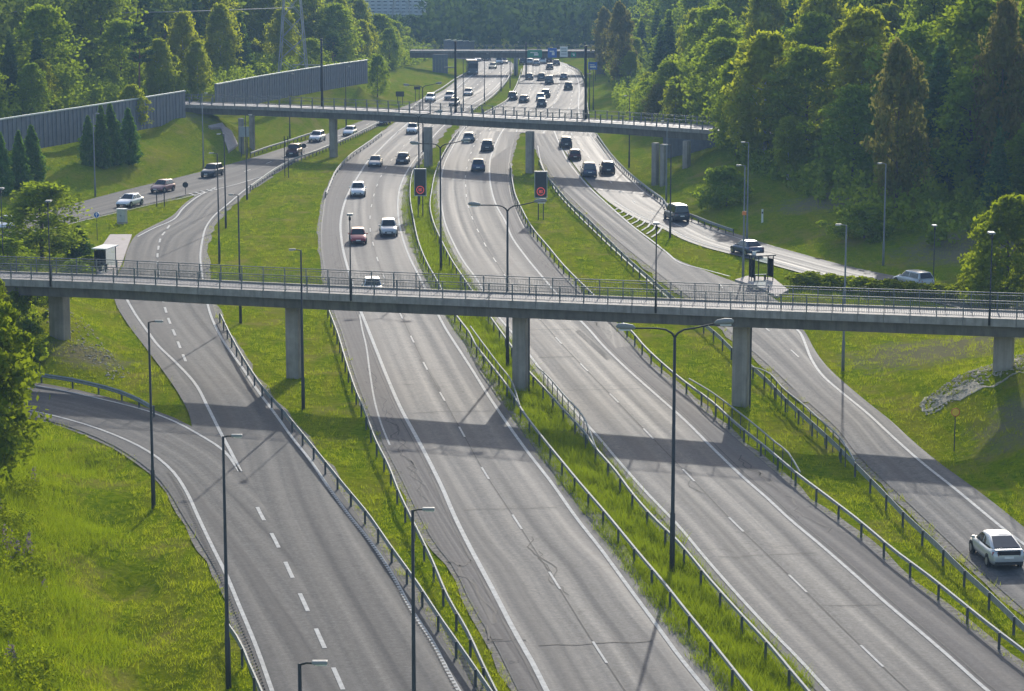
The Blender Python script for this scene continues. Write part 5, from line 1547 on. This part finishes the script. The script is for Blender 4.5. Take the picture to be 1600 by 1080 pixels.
for px, pb, pt, lab in ((1135, 322, 262, 'bush at the foot of the wooded bank near the guard rail end'), (1350, 372, 318, 'leafy bush at the forest edge by the slim lamp')):
    tree_px(lab, BUSH, px, pb, pt, 4.6, 'shrub', sxy=1.2)
for i, (px, pb, pt) in enumerate(((90, 470, 440), (60, 480, 445), (118, 432, 405), (140, 420, 398), (30, 520, 450), (42, 560, 500))):
    tree_px(('shrub behind the footbridge rail beside the round tree', 'shrub at the left end of the footbridge', 'shrub right of the small conifer', 'small shrub nearest the left bus shelter', 'shrub on the bank left of the end pier', 'shrub on the rubble slope by the end pier')[i], BUSH, px, pb, pt, 4.6, 'shrub', sxy=.6)

# forests, tree by tree near the roads
taken = []
def free(x, y, d):
    for a, b in taken:
        if (a - x) ** 2 + (b - y) ** 2 < d * d: return False
    taken.append((x, y)); return True
def edge_r(Y): return float(np.interp(Y, [200, 222, 245, 285, 305, 330, 412, 500, 600, 660], [64, 52, 44, 38, 35, 25, 20, 23, 25, 24]))
def edge_l(Y): return float(np.interp(Y, [215, 240, 268, 295, 320, 349, 362, 403, 440, 475, 520, 560, 600, 660], [-104, -92, -84, -76, -70, -64, -58, -46, -36, -31, -29, -27, -24, -22]))
SHOW = lambda x, y: abs(x) < .245 * y + 9
CAPX = [-200, 555, 575, 605, 650, 700, 722, 735, 905, 918, 935, 955, 975, 1000, 2000]
CAPY = [-400, -400, 10, 28, 46, 60, 78, 84, 84, 78, 55, 25, 0, -400, -400]
def cap_h(x, y, z):
    """tallest a tree may stand so that the valley view stays open"""
    px, _ = px_of(x, y, z)
    yt = np.interp(px, CAPX, CAPY)
    t = y / (FPX * CT - (yt - 540) * ST)
    return CAM_H - (FPX * ST + (yt - 540) * CT) * t - z
KINDS_F = [('birch_tree', BIRCH, 17, 'feathery birch', 'birches'), ('broadleaf_tree', BROAD, 15, 'dense broadleaf tree', 'broadleaf trees'),
           ('spruce_tree', SPRUCE, 20, 'dark pointed spruce', 'spruces'), ('pine_tree', PINE, 19, 'pine with bare reddish trunk', 'pines'), ('broadleaf_tree', BROWN, 14, 'brownish tree', 'brown trees')]
def zone(x, y, d, side):
    px = 800 + 3720 * x / y
    row = 'front-row ' if d < 7 else 'second-row ' if d < 22 else 'deep-set '
    if side == 'right':
        w = ('in the far strip beside the northbound lanes' if px < 985 else 'behind the road bridge at right' if px < 1130 else 'above the curving slip road' if px < 1330 else 'in the wood at the right edge')
    else:
        w = ('in the wood at the left edge' if px < 150 else 'behind the first noise wall' if px < 320 else 'behind the second noise wall' if px < 575 else 'in the far strip beside the southbound lanes')
    return row, w
WOOD = []
def scatter(n, xf, y0, y1, depth, sp, probs, hr, seed, side):
    rng = np.random.default_rng(seed); tries = 0; made = 0
    while made < n and tries < 40000:
        tries += 1
        y = rng.uniform(y0, y1); d = depth * rng.uniform(0, 1) ** 1.3; x = xf(y, d)
        if not SHOW(x, y): continue
        px = 800 + 3720 * x / y
        if abs(px - 458) < 46 and y < 430: continue
        k = int(rng.choice(5, p=probs))
        nm, pr, h0, lab, grp = KINDS_F[k]
        hh = rng.uniform(*hr) * (.55 if d < 4 else .78 if d < 10 else 1.0)
        if k in (2, 3): hh *= 1.12
        z = hz(x, y); hh = min(hh, float(cap_h(x, y, z)) * rng.uniform(.85, 1.0))
        if hh < 3.0: continue
        if not free(x, y, sp * (.62 if d < 8 else 1) * (1 + max(0, y - 300) / 700)): continue
        size = 'tall ' if hh > 15 else 'small ' if hh < 9 else ''
        row, w = zone(x, y, d, side)
        WOOD.append(tree(size + row + lab.replace(' with bare reddish trunk', '') + ' ' + w, pr, x, y, hh / h0, rng, nm, group=grp + ' of the ' + side + ' forest', sxy=max(hh / h0, .45) * rng.uniform(1.0, 1.4))); made += 1
scatter(108, lambda y, d: edge_r(y) + d, 216, 640, 62, 5.2, [.38, .38, .14, .06, .04], (13, 20), 3, 'right')
scatter(112, lambda y, d: edge_l(y) - d, 235, 650, 70, 5.4, [.46, .26, .22, .06, 0], (13, 20), 4, 'left')
same = {}
for o in WOOD: same.setdefault(o['label'], []).append(o)
ORD = ['leftmost', 'second from left', 'third from left', 'fourth from left', 'fifth from left', 'sixth from left', 'seventh from left', 'eighth from left', 'ninth from left', 'tenth from left']
for lab, os_ in same.items():
    if len(os_) > 1:
        for k, o in enumerate(sorted(os_, key=lambda o: o.location.x / o.location.y)): o['label'] = lab + ', ' + ORD[min(k, 9)]
for px, pb, pt, lab in ((1400, 335, 70, 'olive-brown tree standing out in the middle of the right forest'), (1560, 300, 5, 'reddish brown tree top at the upper right'), (968, 140, 6, 'reddish tree at the top of the far right strip'), (945, 118, 14, 'small reddish tree beside the far right strip')):
    tree_px(lab, BROWN, px, pb, pt, 14, 'broadleaf_tree', sxy=.85)

# the forest mass beyond: nobody could count it
def far_forest(name, label, pts, hs, conif, rng, mat, per=46, leaf=.95):
    n = len(pts); z = height(pts[:, 0], pts[:, 1])
    u = rng.uniform(0, 1, (n, per)); a = rng.uniform(0, 2 * np.pi, (n, per))
    prof = np.where(conif[:, None], (1 - u) ** .8 * .21, np.sin(np.pi * (.12 + .84 * u)) ** .7 * .30)
    rr = hs[:, None] * prof * rng.uniform(.4, 1.05, (n, per))
    c = np.stack([pts[:, 0:1] + rr * np.cos(a), pts[:, 1:2] + rr * np.sin(a), z[:, None] + hs[:, None] * (.08 + .92 * u)], 2).reshape(-1, 3)
    o = link(name, qmesh(name, leaf_quads(c, leaf, rng, .4), mat)); tag(o, label, 'forest', kind='stuff')
FR = np.random.default_rng(9)
cand = np.stack([FR.uniform(-420, 420, 16000), FR.uniform(655, 1600, 16000)], 1)
m = (np.abs(cand[:, 0]) < cand[:, 1] * .235 + 20) & ~((np.abs(cand[:, 0] + 48) < 16) & (cand[:, 1] < 905) & (cand[:, 1] > 860)) & (FR.uniform(0, 1, len(cand)) < np.clip(1.35 - cand[:, 1] / 1700, .3, 1))
cand = cand[m][:7000]
dh = FR.uniform(11, 21, len(cand)); _z = height(cand[:, 0], cand[:, 1]); _px, _ = px_of(cand[:, 0], cand[:, 1], _z)
_yt = np.where((_px > 560) & (_px < 672), 26.0, -400.0); _t = cand[:, 1] / (FPX * CT - (_yt - 540) * ST)
_cap = np.where(cand[:, 1] < 905, CAM_H - (FPX * ST + (_yt - 540) * CT) * _t - _z, 99); dh = np.minimum(dh, _cap); cand, dh = cand[dh > 2], dh[dh > 2]
far_forest('distant_forest', 'hazy blue-green forest covering the far hill', cand, dh, FR.uniform(0, 1, len(cand)) < .55, FR, M['leaf_hill'], 44, 1.15)
cs = []
for sgn in (-1, 1):
    y = FR.uniform(250, 660, 2600); d = FR.uniform(20, 190, 2600)
    e = np.array([edge_r(v) if sgn > 0 else edge_l(v) for v in y]); x = e + sgn * d
    ok = (np.abs(x) < .25 * y + 40); cs.append(np.stack([x[ok], y[ok]], 1))
cs = np.concatenate(cs); ch = FR.uniform(14, 22, len(cs)); ch = np.minimum(ch, cap_h(cs[:, 0], cs[:, 1], height(cs[:, 0], cs[:, 1])))
_k = (ch > 4) & ~((np.abs(800 + 3720 * cs[:, 0] / cs[:, 1] - 458) < 40) & (cs[:, 1] < 430)); cs, ch = cs[_k][:2200], ch[_k][:2200]
far_forest('deep_forest', 'dark forest filling in behind the nearer trees', cs, ch, FR.uniform(0, 1, len(cs)) < .5, FR, M['leaf_far'], 130, .62)
# understorey along both forest edges
ue = []
for sgn in (-1, 1):
    y = FR.uniform(225, 650, 1900); d = FR.uniform(-1.5, 16, 1900) - (6.5 * (y < 300) if sgn > 0 else 0)
    e = np.array([edge_r(v) if sgn > 0 else edge_l(v) for v in y]); ue.append(np.stack([e + sgn * d, y], 1))
ue = np.concatenate(ue); ue = ue[~on_road(ue[:, 0], ue[:, 1])]
far_forest('forest_undergrowth', 'leafy undergrowth along the forest edges', ue, FR.uniform(1.5, 4.2, len(ue)), np.zeros(len(ue), bool), FR, M['leaf_broad'], 42, .30)

# ------------------------------------------------------------------ grass and weeds
def grass(name, label, pts, h, w, mat, rng, blades=4):
    n = len(pts); z = height(pts[:, 0], pts[:, 1])
    V = []
    base = np.repeat(np.c_[pts, z], blades, 0); hh = np.repeat(h, blades) * rng.uniform(.6, 1.25, n * blades)
    a = rng.uniform(0, 2 * np.pi, n * blades); off = rng.normal(0, .14, (n * blades, 2))
    b = base.copy(); b[:, :2] += off
    wd = np.stack([np.cos(a), np.sin(a), np.zeros_like(a)], 1) * (w * rng.uniform(.6, 1.3, n * blades))[:, None]
    lean = rng.normal(0, .45, (n * blades, 2)) * hh[:, None]
    tip = b.copy(); tip[:, :2] += lean; tip[:, 2] += hh
    V = np.stack([b - wd, b + wd, tip], 1).reshape(-1, 3)
    o = link(name, np_mesh(name, V, np.arange(len(V)).reshape(-1, 3), mat)); tag(o, label, 'grass', kind='stuff')
def spread(n, x0, x1, y0, y1, rng, keep=None):
    p = np.stack([rng.uniform(x0, x1, n), rng.uniform(y0, y1, n)], 1)
    m = ~on_road(p[:, 0], p[:, 1]) & (np.abs(p[:, 0]) < .225 * p[:, 1] + 4)
    p = p[m]
    d = road_dist(p[:, 0], p[:, 1]); p = p[(d > .25)]
    if keep is not None: p = p[keep(p)]
    return p
GR = np.random.default_rng(21)
sbR, nbL = ROADS['southbound_highway']['B'], ROADS['northbound_highway']['A']
med = np.array([(p.x, p.y) for p in sbR if p.y < 420] + [(p.x, p.y) for p in reversed(nbL) if p.y < 420])
pm_ = spread(200000, -16, 22, 86, 330, GR, lambda p: inside(med, p[:, 0], p[:, 1]) & (GR.uniform(0, 1, len(p)) < (105 / p[:, 1]) ** 1.5))
pm_ = pm_[:26000]
grass('median_grass', 'tall bright grass growing on the median', pm_, GR.uniform(.28, .72, len(pm_)) * (.6 + .5 * np.sin(pm_[:, 1] * .7 + pm_[:, 0])**2), .016, M['blade_tall'], GR, 7)
pg_ = spread(520000, -75, 70, 84, 340, GR, lambda p: ~inside(med, p[:, 0], p[:, 1]) & (GR.uniform(0, 1, len(p)) < (100 / p[:, 1]) ** 1.7))
pr_ = np.sin(pg_[:, 0] * .8 + 1.5 * np.sin(pg_[:, 1] * .23)) * np.sin(pg_[:, 1] * .45 + pg_[:, 0] * .3) + GR.normal(0, .55, len(pg_)) > -.25
pg_ = pg_[pr_][:120000]
tuft = 1 + 1.2 * (np.sin(pg_[:, 0] * 2.1 + pg_[:, 1] * .5) * np.sin(pg_[:, 1] * 1.4) > .55)
grass('verge_grass', 'mown yellow-green grass on banks and verges', pg_, GR.uniform(.08, .24, len(pg_)) * tuft, .016, M['blade'], GR, 6)
def slope_px(p, x1, y0):
    X, Y = px_of(p[:, 0], p[:, 1], height(p[:, 0], p[:, 1])); return (X < x1 + .10 * (Y - y0)) & (Y > y0)
wd_ = spread(26000, -45, -14, 80, 150, GR, lambda p: slope_px(p, 60, 760))
wd_ = wd_[np.sin(wd_[:, 0] * .9) * np.sin(wd_[:, 1] * .6 + wd_[:, 0] * .2) + GR.normal(0, .45, len(wd_)) > .2][:1900]
half = len(wd_) // 2
far_forest('wild_undergrowth', 'wild yellow-green weeds on the lower left slope', wd_[:half], GR.uniform(.35, .85, half), np.zeros(half, bool), GR, M['leaf_bright'], 20, .075)
far_forest('wild_undergrowth', 'darker leafy weeds on the lower left slope', wd_[half:], GR.uniform(.4, 1.1, len(wd_) - half), np.zeros(len(wd_) - half, bool), GR, M['leaf_near'], 20, .075)
ts_ = spread(90000, -45, -12, 80, 160, GR, lambda p: slope_px(np.c_[p[:, 0] + GR.normal(0, 1.1, len(p)) + 1.6 * np.sin(p[:, 1] * .35), p[:, 1]], 110, 690))[:26000]
grass('slope_grass', 'unmown bright grass on the lower left slope', ts_, GR.uniform(.22, .5, len(ts_)), .014, M['blade_slope'], GR, 6)
lp = wd_[np.sin(wd_[:, 0] * 1.1) * np.sin(wd_[:, 1] * .55) > .62]
far_forest('lupin_flowers', 'pale purple lupin spikes among the weeds at lower left', lp, GR.uniform(.8, 1.25, len(lp)), np.ones(len(lp), bool), GR, M['lupin'], 22, .07)

# rubble under the footbridge ends
def rubble(name, label, quad, n, seed):
    rng = np.random.default_rng(seed); V, F = [], []
    base = np.array([(1,0,0),(-1,0,0),(0,1,0),(0,-1,0),(0,0,1),(0,0,-1)], float)
    tri = [(0,2,4),(2,1,4),(1,3,4),(3,0,4),(2,0,5),(1,2,5),(3,1,5),(0,3,5)]
    q = [Pg(*p) for p in quad]
    for i in range(n):
        u, v = rng.uniform(0, 1, 2)
        p = q[0].lerp(q[1], u).lerp(q[3].lerp(q[2], u), v)
        z = hz(p.x, p.y); s = rng.uniform(.04, .14)
        b = len(V)
        for k in base: V.append(tuple(np.array([p.x, p.y, z + .03]) + k * s * rng.uniform(.6, 1.25) * np.array([1, 1, .65])))
        F += [(b + a, b + c, b + d) for a, c, d in tri]
    o = link(name, np_mesh(name, V, F, M['stone'])); tag(o, label, 'rubble', kind='stuff')
rubble('stone_rubble', 'pale stone rubble sloping down from the left footbridge pier', [(58, 492), (98, 482), (205, 585), (175, 596)], 300, 1)
rubble('stone_rubble', 'stone rubble strip running from the right footbridge pier to the verge', [(1436, 632), (1612, 556), (1612, 580), (1448, 650)], 900, 2)

# ------------------------------------------------------------------ haze
hm = bpy.data.materials.new('haze'); hm.use_nodes = True
hn = hm.node_tree; hn.nodes.remove(hn.nodes['Principled BSDF'])
pv = hn.nodes.new('ShaderNodeVolumePrincipled')
pv.inputs['Color'].default_value = (.38, .62, 1.0, 1)
pv.inputs['Density'].default_value = HAZE
pv.inputs['Anisotropy'].default_value = .2
hn.links.new(pv.outputs[0], hn.nodes['Material Output'].inputs['Volume'])
tag(MB().box((0, 1320, 62), (3200, 3000, 140)).build('haze', hm), 'thin summer haze in the valley air', 'haze', kind='stuff')
